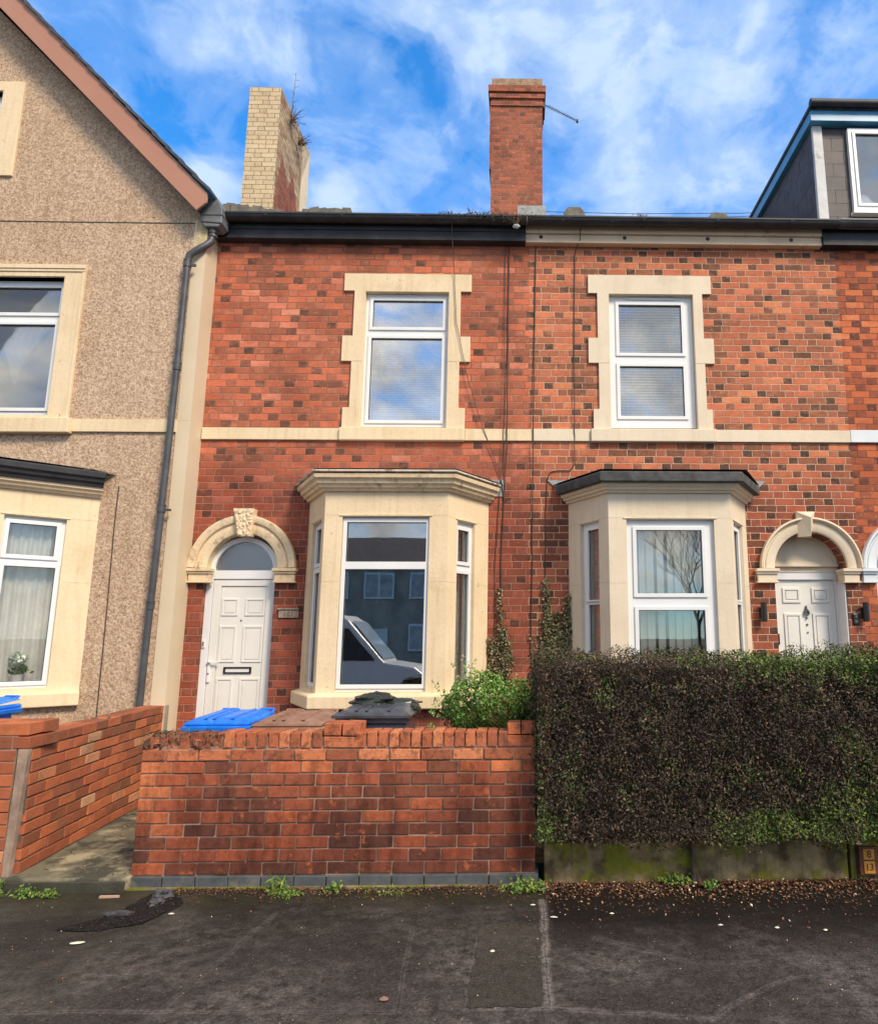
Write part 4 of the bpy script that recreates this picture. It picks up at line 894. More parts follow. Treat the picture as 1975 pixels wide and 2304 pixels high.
pil = build('pilaster', mb, mat('smooth_cream_pilaster', (.62, .515, .36), (.68, .57, .41), 1.5, .6, .001, 40, spec=.3, dirt=(.46, .37, .24), dscale=1.2, dlo=.6, dhi=.9), left)
mb = MB(); mb.prism([(-4.02, 6.40), (-3.862, 6.40), (-3.862, 6.778), (-3.99, 6.778)], Y0-.016, Y0-.0125); build('pilaster_head', mb, mat('lichened_cream', (.60, .48, .30), (.42, .34, .18), 30, .9, .006, 40), left)
mb = MB(); mb.box(-10.8, -6.95, Y0-.028, Y0, 4.090, 4.238); mb.box(-5.255, -4.02, Y0-.028, Y0, 4.090, 4.238); mb.box(-4.02, -3.859, Y0-.014, Y0-.0125, 4.236, 4.240)
build('string_course', mb, M_STONE, left)
def surr(parent, x0, x1, z0, z1, hole, yb, sill=None, head=True):
    mb = MB(); mb.plate(rectp(x0, x1, z0, z1), [hole], yb, Y0+.12, back=False)
    s = build('window_surround', mb, M_STONE, parent, bevel=.006)
    if head:
        h = MB(); h.box(x0-.005, x1+.01, yb-.022, yb, z1-.05, z1+.002); h.box(x0-.005, x1+.01, yb-.012, yb, z1-.085, z1-.052); h.box(x1-.025, x1+.008, yb-.012, yb, z0, z1-.09)
        build('head_mould', h, M_STONE, s, bevel=.004)
    if sill:
        k = MB(); k.box(*sill[:2], yb-.06, Y0+.1, *sill[2:]); build('sill', k, M_STONE, s, bevel=.008)
surr(left, -7.12, -5.262, 4.24, 6.155, holeL, Y0-.03, (-7.15, -5.20, 4.062, 4.238))
wl = window(left, -6.885, -5.495, 4.29, 6.0, [(-6.80, -5.575, 5.585, 5.915), (-6.80, -5.595, 4.394, 5.440)], M=Matrix.Translation((0, Y0+.075, 0)), y=0, glass=glass_mat('window_glass_left_upper', .13, 1.0))
mb = MB()      # gathered net curtain: V-shaped swag
curtain(mb, 0, 0, 0, 0, Y0+.20, 8, .02, lambda f, g: (-6.42+.66*f+(.27-.54*f)*g*.95*(1 if 1 else 0), 5.46-.72*g*(1-(2*f-1)**2*.35)))
build('net_curtain', mb, M_CURT, wl, smooth=True)
room(left, -7.0, -5.4, Y0+.16, 2.2, 4.0, 6.3, M_ROOML)
surr(left, -8.3, -6.30, 7.345, 8.665, holeA, Y0-.03, None, False)
wa = window(left, -8.045, -6.55, 7.50, 8.525, [(-7.95, -7.35, 7.6, 8.44), (-7.27, -6.645, 7.6, 8.44)], M=Matrix.Translation((0, Y0+.075, 0)), y=0, glass=M_GLASS_UP)
room(left, -8.3, -6.3, Y0+.16, 1.4, 7.3, 8.7, M_ROOML)
# gable roof, bargeboard, verge tiles
SL = 1.035
def gp(x, off=0): return 6.735+(-3.87-x)*SL+off       # height of the lower bargeboard edge at x (right slope)
mb = MB(); x0, x1 = -3.815, AX
mb.prism([(-3.915, gp(-3.915)-.005), (-3.80, 6.88), (-3.80, 7.00), (AX, gp(AX)+.40), (AX, gp(AX))], Y0-.235, Y0-.205)
mb.prism([(2*AX+3.915, gp(-3.915)-.005), (2*AX+3.80, 6.88), (2*AX+3.80, 7.00), (AX-.001, gp(AX)+.40), (AX-.001, gp(AX))], Y0-.235, Y0-.205)
build('bargeboard', mb, M_BARGE, left, bevel=.004)
mb = MB(); mb.prism([(-3.93, gp(-3.93)+.03), (AX, gp(AX)+.03), (AX, gp(AX)+.06), (-3.93, gp(-3.93)+.06)], Y0-.204, Y0-.0)
build('verge_soffit', mb, M_GASKET, left)
mb = MB()
n = 20; L_ = (AX+3.79)
for k in range(n):
    for sgn in (1, -1):
        xa = -3.76+L_*k/n; xb = -3.79+L_*(k+1)/n-.02; za = gp(xa, .385+.045); zb = gp(xb, .385+.018); th = .042
        X = (lambda x: x) if sgn == 1 else (lambda x: 2*AX-x)
        yv = Y0-.27+random.uniform(-.004, .004)
        mb.add([(X(xa), yv, za), (X(xb), yv, zb), (X(xb), 5.8, zb), (X(xa), 5.8, za), (X(xa), yv, za-th), (X(xb), yv, zb-th), (X(xb), 5.8, zb-th), (X(xa), 5.8, za-th)],
               [(0, 1, 2, 3), (4, 7, 6, 5), (0, 4, 5, 1), (1, 5, 6, 2), (2, 6, 7, 3), (3, 7, 4, 0)])
gr = build('roof', mb, mat('dark_blue_grey_tile', (.035, .040, .055), (.07, .075, .09), 9, .6, .004, 40, dirt=(.12, .10, .07), dscale=8), left)
# lower tiled verge seen over the neighbouring gutter
mb = MB()
for k in range(11):
    x = -3.93+.092*k; z = 7.40-.012*k+.012*math.sin(k*2.1); mb.box(x, x+.10, .28, .62, z-.22, z-.012*(k % 2), .012)
    mb.box(x, x+.098, .20, .36, z-.30, z-.055-.02*random.random(), .014)
for k in range(6):
    x = -3.02+.11*k; mb.box(x, x+.11, .5, .8, 7.3, 7.49+.01*(k % 2), .012)
build('valley_tiles', mb, M_TILE, rf)
# cream painted chimney
mb = MB(); mb.box(-4.74, -4.205, 2.5, 2.505, 8.2, 11.11)
mb.box(-4.74, -4.21, 2.505, 4.12, 8.2, 11.10)
ch = build('chimney', mb, M_BRICK_Y, left, label='cream painted brick chimney with flaking paint on its side')
mb = MB(); mb.add([(-4.204, 2.5, 8.2), (-4.204, 3.72, 8.2), (-4.204, 3.72, 11.10), (-4.204, 2.5, 11.10)], [(0, 1, 2, 3)]); build('chimney_side', mb, M_BRICK_YW, ch)
mb = MB(); mb.add([(-4.203, 3.72, 8.2), (-4.203, 4.12, 8.2), (-4.203, 4.12, 11.08), (-4.203, 3.72, 10.2)], [(0, 1, 2, 3)]); build('chimney_render', mb, M_STONE, ch)
mb = MB(); mb.add([(-4.2025, 2.52, 8.2), (-4.2025, 3.70, 8.2), (-4.2025, 3.60, 9.5), (-4.2025, 3.3, 10.0), (-4.2025, 3.1, 9.6), (-4.2025, 2.75, 10.0), (-4.2025, 2.56, 9.2)], [(0, 1, 2, 3, 4, 5, 6)])
build('bare_brick_patch', mb, M_BRICK_CH, ch)
# bay of the left house
lb0 = (-4.80, Y0); dv = Vector((-.765, -.643)); lb1 = (lb0[0]+dv.x*1.08, lb0[1]+dv.y*1.08); lb2 = (lb1[0]-1.6, lb1[1]); lb3 = (lb2[0]-.8, Y0)
bp3 = [lb3, lb2, lb1, lb0]; LL = 1.08
corn3 = [('cornice', [(0, 3.308), (.03, 3.308), (.04, 3.335), (.07, 3.342), (.08, 3.37), (.105, 3.38), (.11, 3.41), (0, 3.41)], M_STONE, 0),
         ('bay_roof_edge', [(0, 3.411), (.13, 3.411), (.14, 3.45), (.165, 3.46), (.175, 3.50), (.20, 3.51), (.205, 3.565), (.18, 3.58), (0, 3.62)], M_BLACK, .003)]
b3 = bay(left, bp3, 1.15, 3.32, [None, (.3, 1.3, 1.22, 3.03, [(.4, 1.2, 2.6, 2.96), (.4, 1.2, 1.3, 2.5)]),
    (LL-.85, LL-.277, 1.226, 3.032, [(LL-.785, LL-.365, 2.615, 2.955), (LL-.785, LL-.335, 1.30, 2.50)])],
    M_STONE, M_PEB, [(-.05, 1.038), (.06, 1.038), (.066, 1.05), (.066, 1.175), (0, 1.195), (-.05, 1.195)], corn3,
    dict(pts=[(lb3[0]-.1, Y0-.02), (lb2[0]-.1, lb2[1]-.18), (lb1[0]+.05, lb1[1]-.2), (-4.62, Y0-.02)], z=3.60, wy=Y0-.002, rise=.05, mat=M_FELT), lbl='cream bay with black roof edge')
room(b3, -9.0, -4.99, Y0, 3.0, .7, 3.3, M_ROOML)
mb = MB(); mb.M = bpath(lb1, lb0); curtain(mb, LL-1.05, LL-.2, 1.15, 3.1, .19, 10, .018); build('net_curtain', mb, M_CURT, b3, smooth=True)
mb = MB()   # cable on the render
mb.tube([(-4.600, Y0-.012, 3.45), (-4.604, Y0-.012, 3.0), (-4.588, Y0-.012, 2.2), (-4.580, Y0-.012, 1.5), (-4.574, Y0-.012, .7)], .0055, 6)
build('cable', mb, M_CABLE, left)
# flowers standing inside that window
def bw(u, v, z): return tuple(bpath(lb1, lb0) @ Vector((u, v, z)))
vx, vy, _ = bw(LL-.548, .13, 0)
fl = thing('flower_pot', (vx, vy, 1.24), 'small white pot of pale hydrangea flowers inside the window of the left bay', 'flower pot')
mb = MB(); mb.lathe(vx, vy, [(0, 1.24), (.042, 1.24), (.052, 1.36), (.056, 1.375), (.048, 1.375), (0, 1.36)], 18); build('pot', mb, M_POT, fl, smooth=True)
n = 260; P = rng.normal(0, 1, (n, 3)); P /= np.linalg.norm(P, axis=1)[:, None]; P = P*[.088, .06, .075]*rng.uniform(.8, 1.05, (n, 1))+[vx, vy, 1.535]
cards('petals', P, P-np.array([vx, vy, 1.535]), rng.uniform(.022, .035, n), rng.uniform(0, 1, n), M_FLOWER, fl, aspect=.9)
n = 60; P = rng.normal(0, 1, (n, 3))*[.055, .03, .03]+[vx, vy, 1.42]
cards('leaves', P, np.tile([0, -1, .4], (n, 1)), rng.uniform(.03, .06, n), rng.uniform(0, .5, n), M_SHRUB, fl)

# ---------------------------------------------------------------- rainwater pipe
dp = thing('drainpipe', (-4.07, Y0-.1, 1.0), 'dark grey drainpipe with square outlet box running down beside the cream pilaster', 'drainpipe')
mb = MB(); yp_ = Y0-.09
mb.tube([(-4.030, yp_, 6.20), (-4.035, yp_, 4.9), (-4.060, yp_, 3.0), (-4.085, yp_, 1.6), (-4.095, yp_, .1)], .036, 14)
pipe = build('pipe', mb, M_PIPE, dp, smooth=True)
mb = MB()
for z in (6.16, 4.86, 3.18, 2.10):
    x = np.interp(z, [.1, 1.6, 3.0, 4.9, 6.2], [-4.095, -4.085, -4.06, -4.035, -4.03])
    mb.tube([(x, yp_, z-.045), (x, yp_, z+.045)], .044, 14); mb.tube([(x, yp_, z+.03), (x, yp_, z+.045)], .048, 14)
    if z in (6.16, 3.18): mb.box(x+.03, x+.10, yp_-.01, yp_+.02, z-.03, z-.005)
build('collar', mb, M_PIPE, dp, smooth=True)
mb = MB(); mb.tube([(-3.800, -.27, 6.62), (-3.815, -.28, 6.50), (-3.86, -.32, 6.42), (-3.955, -.35, 6.33), (-4.015, yp_, 6.27), (-4.030, yp_, 6.18)], .042, 14)
build('swan_neck', mb, M_PIPE, dp, smooth=True)
mb = MB(); mb.tube([(-3.80, -.27, 6.56), (-3.80, -.27, 6.585)], .052, 14); mb.tube([(-3.80, -.27, 6.61), (-3.80, -.27, 6.66)], .052, 14); build('pipe_socket', mb, M_PIPE, dp, smooth=True)
mb = MB(); mb.prism([(-3.93, 6.72), (-3.67, 6.70), (-3.675, 6.90), (-3.73, 7.02), (-3.89, 7.02), (-3.935, 6.90)], -.36, -.15); mb.box(-3.94, -3.665, -.37, -.15, 6.80, 6.825)
mb.prism([(-3.92, 6.72), (-3.68, 6.70), (-3.72, 6.66), (-3.88, 6.66)], -.35, -.16)
build('outlet_box', mb, mat('grey_painted_box', (.11, .12, .13), (.17, .18, .19), 7, .5, .002, 30), dp, bevel=.012)

# ---------------------------------------------------------------- cables, wires, aerial
def cable(parent, pts, r=.005, y=-.012):
    mb = MB(); out = []
    pts = [(p[0], p[2] if len(p) > 2 else y, p[1]) for p in pts]
    for a, b in zip(pts, pts[1:]):
        for k in range(6):
            f = k/6; out.append(tuple(a[i]+(b[i]-a[i])*f+(random.uniform(-.003, .003) if i == 0 else 0) for i in range(3)))
    out.append(pts[-1]); mb.tube(out, r, 6); return build('cable', mb, M_CABLE, parent)
cable(ours, [(-.905, 6.95, -.30), (-.900, 6.65, -.15), (-.875, 6.2, -.05), (-.84, 5.6, -.05), (-.70, 4.914, -.05), (-.53, 4.35, -.05), (-.353, 3.853, -.02), (-.262, 3.58, -.02), (-.235, 3.35, -.02)], .0045)
cable(ours, [(-.195, 6.65), (-.200, 5.4), (-.205, 4.3, -.045), (-.205, 4.0, -.045), (-.235, 3.45), (-.262, 2.6), (-.265, 1.7), (-.25, 1.2)], .007)
cable(ours, [(-.240, 6.65), (-.245, 4.3, -.042), (-.245, 4.0, -.042), (-.29, 3.4), (-.33, 2.6), (-.33, 1.6)], .004)
cable(right, [(.146, 6.65), (.125, 5.2), (.113, 4.3, -.045), (.110, 4.0, -.045), (.104, 3.0), (.098, 2.3), (.085, 1.6), (.14, 1.30), (.2, 1.15)], .0065)
cable(right, [(.705, 6.83, -.13), (.70, 6.70, -.11), (.640, 6.55), (.620, 5.2), (.612, 4.3, -.045), (.610, 3.796, -.02), (.56, 3.72), (.40, 3.72), (.32, 3.70), (.285, 3.62), (.262, 3.2), (.256, 2.4), (.262, 1.9)], .0055)
ow1 = thing('overhead_wire', (2.4, 6.0, 11.0), 'upper of two thin dark wires crossing the sky just above the right roof', 'wire', 'wires above the roof')
mb = MB(); mb.tube([(.3, 6.0, 11.14+.0), (2.4, 6.0, 11.115), (4.9, 6.0, 11.165), (9, 6, 11.4)], .007, 5); build('wire', mb, M_CABLE, ow1)
ow2 = thing('overhead_wire', (2.4, 6.0, 10.9), 'lower of two thin dark wires crossing the sky just above the right roof', 'wire', 'wires above the roof')
mb = MB(); mb.tube([(.3, 6.0, 11.00), (2.4, 6.0, 10.99), (4.9, 6.0, 11.08), (9, 6, 11.5)], .007, 5); build('wire', mb, M_CABLE, ow2)
ae = thing('television_aerial', (.40, 4.3, 12.38), 'slanting many-toothed television aerial fixed to the right side of the red chimney', 'aerial')
a0, a1 = Vector((.395, 4.28, 12.39)), Vector((1.062, 4.20, 11.955))
mb = MB(); mb.tube([a0, a1], .009, 6); build('boom', mb, M_PIPE, ae)
mb = MB(); dirn = (a1-a0).normalized(); px_ = Vector((dirn.z*-1, 0, dirn.x)).normalized()
for k in range(17):
    c = a0+(a1-a0)*(.10+.88*k/16); h = .075-.002*k
    q = Vector((.42, .55, .65)).normalized()
    mb.tube([c-q*h*1.6, c+q*h*1.6], .006, 5)
build('element', mb, M_PIPE, ae)
mb = MB(); mb.box(1.035, 1.075, 4.17, 4.23, 11.935, 11.975); mb.box(.36, .41, 4.25, 4.31, 12.30, 12.45); build('bracket', mb, M_PIPE, ae)

# ================================================================== GARDEN WALLS (real bricks)
def brickrun(mb, L, T, z0, courses, ch, bl, joint=.011, j=.0022, off0=0.0, x_skip=None, rfun=None, half=False, hollow=False):
    """bricks in local frame: x along 0..L, front face y=0, back y=T"""
    for r_ in range(courses):
        za, zb = z0+r_*ch+joint*.5, z0+(r_+1)*ch-joint*.5; x = -((bl/2) if (r_ % 2) else 0)+off0
        while x < L:
            a, b = max(x, 0)+joint*.5, min(x+bl, L)-joint*.5
            if b-a > .03:
                mb.rv = rfun(a, r_) if rfun else random.random()
                dy = random.uniform(-.003, .003)
                mb.box(a, b, dy, T/2-.004, za, zb, j)
                mb.rv = random.random(); mb.box(a, b, T/2+.004, T+dy, za, zb, j)
            x += bl
gw = thing('garden_wall', (-1.35, -2.6, 0), 'waist-high red brick garden wall with upright coping bricks in front of the bins', 'wall')
X0, X1, YF, TH = -2.800, .096, -2.70, .215
mb = MB(); mb.M = Matrix.Translation((X0, YF, 0))
LW = X1-X0
def rf_(x, r_):
    if r_ == 9: return -1
    base = random.betavariate(1.4, 2.2)
    if x < .25 and r_ > 2: base = min(1, base+.5)
    if r_ >= 7: base = min(1, base+.12)
    return base
brickrun(mb, LW, TH, .081, 9, .0866, .2325, rfun=rf_)
build('brickwork', mb, M_GBRICK, gw, bevel=.004)
mb = MB(); mb.M = Matrix.Translation((X0, YF-.004, 0)); brickrun(mb, LW, TH+.006, .081+9*.0866, 1, .0866, .2325, off0=-.05)
mb.M = None
# upright coping bricks
x = X0+.02
while x < X1-.215:
    dmg = x < -2.25; h = 1.064+random.uniform(-.004, .004); wd = .070
    if -1.475 < x+.03 < -1.215: x += .081; continue
    if dmg:
        h -= random.uniform(0.0, .035); 
    mb.rv = random.uniform(.1, .95) if not dmg else random.uniform(0, .25)
    jj = .003 if not dmg else .011
    mb.box(x+.005, x+.005+wd, YF+random.uniform(-.004, .004)+(random.uniform(0, .02) if dmg else 0), YF+TH, .953, h, jj); x += .081
for (a, b, z0, z1) in ((-.115, .094, .955, 1.035), (-.115, -.018, 1.045, 1.120), (-.008, .094, 1.045, 1.120), (-1.472, -1.224, .955, 1.030), (-1.478, -1.352, 1.038, 1.128), (-1.342, -1.215, 1.038, 1.126)):
    mb.rv = random.uniform(.3, .8); mb.box(a, b, YF-.003, YF+TH, z0, z1, .003)
build('coping', mb, M_GBRICK_O, gw, bevel=.005)
mb = MB(); mb.box(X0+.006, X1-.006, YF+.0085, YF+TH-.008, .02, .965); mb.box(-2.23, X1-.01, YF+.014, YF+TH-.015, .965, 1.030)
build('mortar', mb, M_MORTAR, gw)
mb = MB()
for k in range(13): mb.blob((-2.765+.042*k, YF+.05+random.uniform(-.02, .03), .985+random.uniform(-.015, .02)), (.035, .05, .045+random.uniform(0, .02)), k, .6, 12, 8); mb.blob((-2.765+.042*k, YF+.15, .99+random.uniform(-.01, .02)), (.035, .05, .05), k+20, .6, 12, 8)
build('crumbled_coping', mb, mat('crumbled_brick', (.10, .05, .035), (.36, .12, .065), 22, .95, .01, 30, dirt=(.05, .04, .02), dscale=9, dlo=.45, dhi=.6), gw)
mb = MB(); x = X0+.0
while x < X1+.02:
    b = min(x+.2325, X1+.02); mb.box(x+.004, b-.004, YF-.016, YF+TH, -.01, .076, .002); x += .2325
build('plinth', mb, M_ENGB, gw, bevel=.004)
mb = MB(); mb.box(X0-.005, X1+.01, YF-.045, YF-.014, -.03, .012, .004); build('footing', mb, M_CONC, gw)
# rubble and moss on the broken left end
n = 900; P = np.stack([rng.uniform(-2.78, -2.2, n), rng.uniform(YF-.005, YF+TH, n), 1.03+rng.uniform(-.055, .035, n)], 1)
cards('moss', P, np.tile([0, -.5, 1.], (n, 1)), rng.uniform(.008, .022, n), rng.uniform(0, 1, n), M_MOSS, gw, aspect=.8)

sw = thing('side_wall', (-3.72, -1.5, .08), 'lower brick dividing wall running back from the pavement beside the entrance path', 'wall')
A, Bp = (-3.87, -.28), (-3.615, -2.66)      # face towards the path is on its right
mb = MB(); Ls = math.hypot(Bp[0]-A[0], Bp[1]-A[1])
d_ = Vector((Bp[0]-A[0], Bp[1]-A[1])).normalized()
# local x from far to near, local y pointing left (into the wall)
mb.M = Matrix(((-d_.x, -d_.y*-1*-1, 0, Bp[0]), (-d_.y, d_.x*-1*-1, 0, Bp[1]), (0, 0, 1, 0), (0, 0, 0, 1)))
MSW = Matrix(((-d_.x, d_.y, 0, Bp[0]), (-d_.y, -d_.x, 0, Bp[1]), (0, 0, 1, 0), (0, 0, 0, 1)))
MSW = Matrix(((-d_.x, 1*d_.y*1, 0, Bp[0]), (-d_.y, -1*d_.x, 0, Bp[1]), (0, 0, 1, 0), (0, 0, 0, 1)))
mb.M = MSW
brickrun(mb, Ls, .215, .085, 11, .0866, .2325, j=.004)
build('brickwork', mb, M_SBRICK, sw, bevel=.004)
mb = MB(); mb.M = MSW; mb.box(.006, Ls-.006, .009, .206, .02, 1.03); build('mortar', mb, M_GASKET if False else mat('dark_side_mortar', (.07, .05, .035), (.14, .10, .07), 12, .95), sw)
mb = MB(); mb.M = MSW; mb.box(Ls-.001, Ls+.25, -.02, .235, .05, 1.035); build('rendered_end', mb, M_RENDER_G, sw, bevel=.01)

gp_ = thing('gate_pier', (-3.95, -2.6, 0), 'orange-red brick gate pier at the left edge of the pavement', 'gate pier')
mb = MB(); mb.M = Matrix.Translation((-4.39, -2.72, 0)); brickrun(mb, .695, .33, .0, 11, .0866, .2325, j=.003, rfun=lambda a, b: random.uniform(.3, 1))
build('brickwork', mb, M_SBRICK, gp_, bevel=.004)
mb = MB(); mb.M = Matrix.Translation((-4.39, -2.72, 0)); brickrun(mb, .79, .33, .0+11*.0866, 2, .0955, .2325, j=.003, off0=-.04); build('cap', mb, M_SBRICK, gp_, bevel=.005)
mb = MB(); mb.box(-4.382, -3.70, -2.711, -2.40, 0, 1.13); build('mortar', mb, M_MORTAR, gp_)
po = thing('timber_post', (-3.65, -2.69, .08), 'weathered grey-brown plank standing against the left gate pier', 'post')
mb = MB(); n = 9; vs = []
for i in range(n+1):
    f = i/n; z = .05+.905*f; cx_ = -3.672+.045*f*.55; hw = .024+.012*f
    for (dx, dy) in ((-hw, -.02), (hw, -.02), (hw, .03), (-hw, .03)): vs.append((cx_+dx+random.uniform(-.002, .002), -2.70+dy, z))
mb.add(vs, [(4*i+j, 4*i+(j+1) % 4, 4*i+4+(j+1) % 4, 4*i+4+j) for i in range(n) for j in range(4)]+[(0, 3, 2, 1), (4*n, 4*n+1, 4*n+2, 4*n+3)])
build('plank', mb, M_TIMBER, po, bevel=.004)

# low rendered wall below the hedge, hydrant marker
lw = thing('low_wall', (1.3, -2.6, 0), 'low mossy concrete wall running along the foot of the hedge', 'wall')
for (a, b, zt) in ((.155, 1.245, .265), (1.262, 2.405, .275)):
    mb = MB(); mb.box(a, b, -2.655, -2.5, -.03, zt, .004); build('concrete_panel', mb, M_CONC, lw, bevel=.012)
mb = MB(); mb.box(2.425, 2.47, -2.65, -2.52, -.03, .30); build('end_post', mb, M_CONC, lw, bevel=.006)
bs = thing('brick_stub_wall', (2.9, -2.6, 0), 'short concrete and brick stub at the right edge carrying the orange marker plate', 'wall')
mb = MB(); mb.box(2.475, 4.2, -2.66, -2.5, -.03, .26, .004); build('wall_block', mb, M_CONC, bs, bevel=.01)
hp = thing('hydrant_marker', (2.535, -2.69, .14), 'small orange-yellow hydrant marker plate with dark frame reading 8 over 13', 'hydrant sign')
MHP = mat('rusty_marker_frame', (.10, .035, .02), (.17, .06, .03), 20, .6, .002, 40)
MYL = mat('orange_marker_enamel', (.52, .20, .035), (.62, .30, .05), 10, .45)
mb = MB(); mb.box(2.470, 2.610, -2.70, -2.661, .042, .235); build('backplate', mb, MHP, hp, bevel=.004)
mb = MB(); mb.box(2.497, 2.578, -2.708, -2.7005, .150, .222); mb.box(2.497, 2.578, -2.708, -2.7005, .054, .138); build('number_panel', mb, MYL, hp, bevel=.002)
MDK = mat('marker_figures', (.09, .035, .012), rough=.6)
text_obj('figure', '8', .072, Matrix.Translation((2.5385, -2.7095, .186)) @ FACE, MDK, hp)
text_obj('figure', '13', .066, Matrix.Translation((2.536, -2.7095, .098)) @ FACE, MDK, hp)

# ================================================================== BINS
def bin_(name, cx, yf, yb, ztf, ztb, wd, mt, label, zb=.087, bars=True):
    t_ = thing(name, (cx, (yf+yb)/2, zb), label, 'wheelie bin', 'wheelie bins in the front yards')
    hw = wd/2; mb = MB(); zt = ztf-.055
    a, b = .80, 1.0
    vs = [(cx+sx*hw*a, y, zb+.05) for y, sx in ((yf+.10, -1), (yf+.10, 1), (yb-.10, 1), (yb-.10, -1))]+\
         [(cx+sx*(hw-.02), y, zt) for y, sx in ((yf+.03, -1), (yf+.03, 1), (yb-.06, 1), (yb-.06, -1))]
    mb.add(vs, [(0, 3, 2, 1), (4, 5, 6, 7), (0, 1, 5, 4), (1, 2, 6, 5), (2, 3, 7, 6), (3, 0, 4, 7)])
    mb.plate(rectp(cx-hw+.005, cx+hw-.005, zt-.04, zt), [], yf+.012, yf+.02)
    build('body', mb, mt, t_, bevel=.015)
    mb = MB(); q = [(cx-hw, yf), (cx+hw, yf), (cx+hw, yb), (cx-hw, yb)]
    def zz_(y): return ztf+(ztb-ztf)*(y-yf)/(yb-yf)
    n1, n2 = 12, 10; vs = []
    for j in range(n2+1):
        for i in range(n1+1):
            u, v = i/n1, j/n2; x = cx-hw+wd*u; y = yf+(yb-yf)*v
            e = min(u, 1-u, v*1.2, (1-v)*1.2)
            h = -.035 if e < .001 else min(.0, -.020+e*.2)
            vs.append((x, y, zz_(y)+h))
    fs = [(j*(n1+1)+i, j*(n1+1)+i+1, (j+1)*(n1+1)+i+1, (j+1)*(n1+1)+i) for j in range(n2) for i in range(n1)]
    mb.add(vs, fs)
    mb.sweep([(cx-hw, yb), (cx-hw, yf), (cx+hw, yf), (cx+hw, yb)], [(-.012, ztf-.092), (.022, ztf-.092), (.026, ztf-.062), (.004, ztf-.052), (.004, ztf-.046), (.012, ztf-.042), (.010, ztf-.030), (-.012, ztf-.018)] if mt is not M_BLACKB else [(-.012, ztf-.055), (.016, ztf-.055), (.018, ztf-.035), (-.012, ztf-.018)])
    lid = build('lid', mb, mt, t_, smooth=True)
    mb = MB()
    for fx in (-.22, -.08, .22): 
        mb.add([(cx+fx*wd-.012, yf+.03, zz_(yf+.03)-.002), (cx+fx*wd+.012, yf+.03, zz_(yf+.03)-.002), (cx+fx*wd+.012, yb-.08, zz_(yb-.08)), (cx+fx*wd-.012, yb-.08, zz_(yb-.08)),
                (cx+fx*wd-.008, yf+.035, zz_(yf+.03)+.011), (cx+fx*wd+.008, yf+.035, zz_(yf+.03)+.011), (cx+fx*wd+.008, yb-.085, zz_(yb-.08)+.012), (cx+fx*wd-.008, yb-.085, zz_(yb-.08)+.012)],
               [(4, 5, 6, 7), (0, 1, 5, 4), (1, 2, 6, 5), (2, 3, 7, 6), (3, 0, 4, 7)])
    build('lid_rib', mb, mt, lid)
    if bars:
        mb = MB(); zb2 = zz_(yb)-.01
        for sx in (-1, 1):
            mb.tube([(cx+sx*.10, yb-.01, zb2-.03), (cx+sx*.10, yb+.045, zb2), (cx+sx*.22, yb+.045, zb2), (cx+sx*.22, yb-.01, zb2-.03)], .012, 8)
        build('handle', mb, mt, t_, smooth=True)
    for sx in (-1, 1):
        mb = MB(); mb.prismx([(yb-.10+.10*math.cos(a_), zb+.10+.10*math.sin(a_)) for a_ in [2*math.pi*i/20 for i in range(20)]], cx+sx*(hw-.06)-.02, cx+sx*(hw-.06)+.02)
        build('wheel', mb, M_RUB, t_)
    return t_
bin_('wheelie_bin', -2.385, -2.43, -1.84, 1.132, 1.152, .475, M_BLUEB, 'bright blue lidded wheelie bin in front of the white arched door')
bin_('wheelie_bin', -1.845, -2.42, -1.80, 1.118, 1.140, .520, M_BROWNB, 'faded brown wheelie bin between the blue bin and the black bin')
bk = bin_('wheelie_bin', -1.195, -2.40, -1.82, 1.185, 1.205, .585, M_BLACKB, 'black wheelie bin below the left bay sill with a sack on its lid')
bin_('wheelie_bin', -4.86, -2.05, -1.45, 1.185, 1.235, .55, M_BLUEB, 'bright blue wheelie bin mostly hidden behind the left gate pier', .05)
sk = thing('refuse_sack', (-1.30, -1.95, 1.2), 'crumpled dark green-black refuse sack on the back of the black bin lid', 'refuse sack')
mb = MB(); mb.blob((-1.30, -1.88, 1.215), (.20, .15, .068), 3, .35, 28, 18); mb.blob((-1.10, -1.86, 1.205), (.20, .10, .032), 5, .3)
mb.blob((-.915, -2.0, 1.155), (.055, .12, .05), 8, .4)
build('sack', mb, M_SACK, sk, smooth=True)

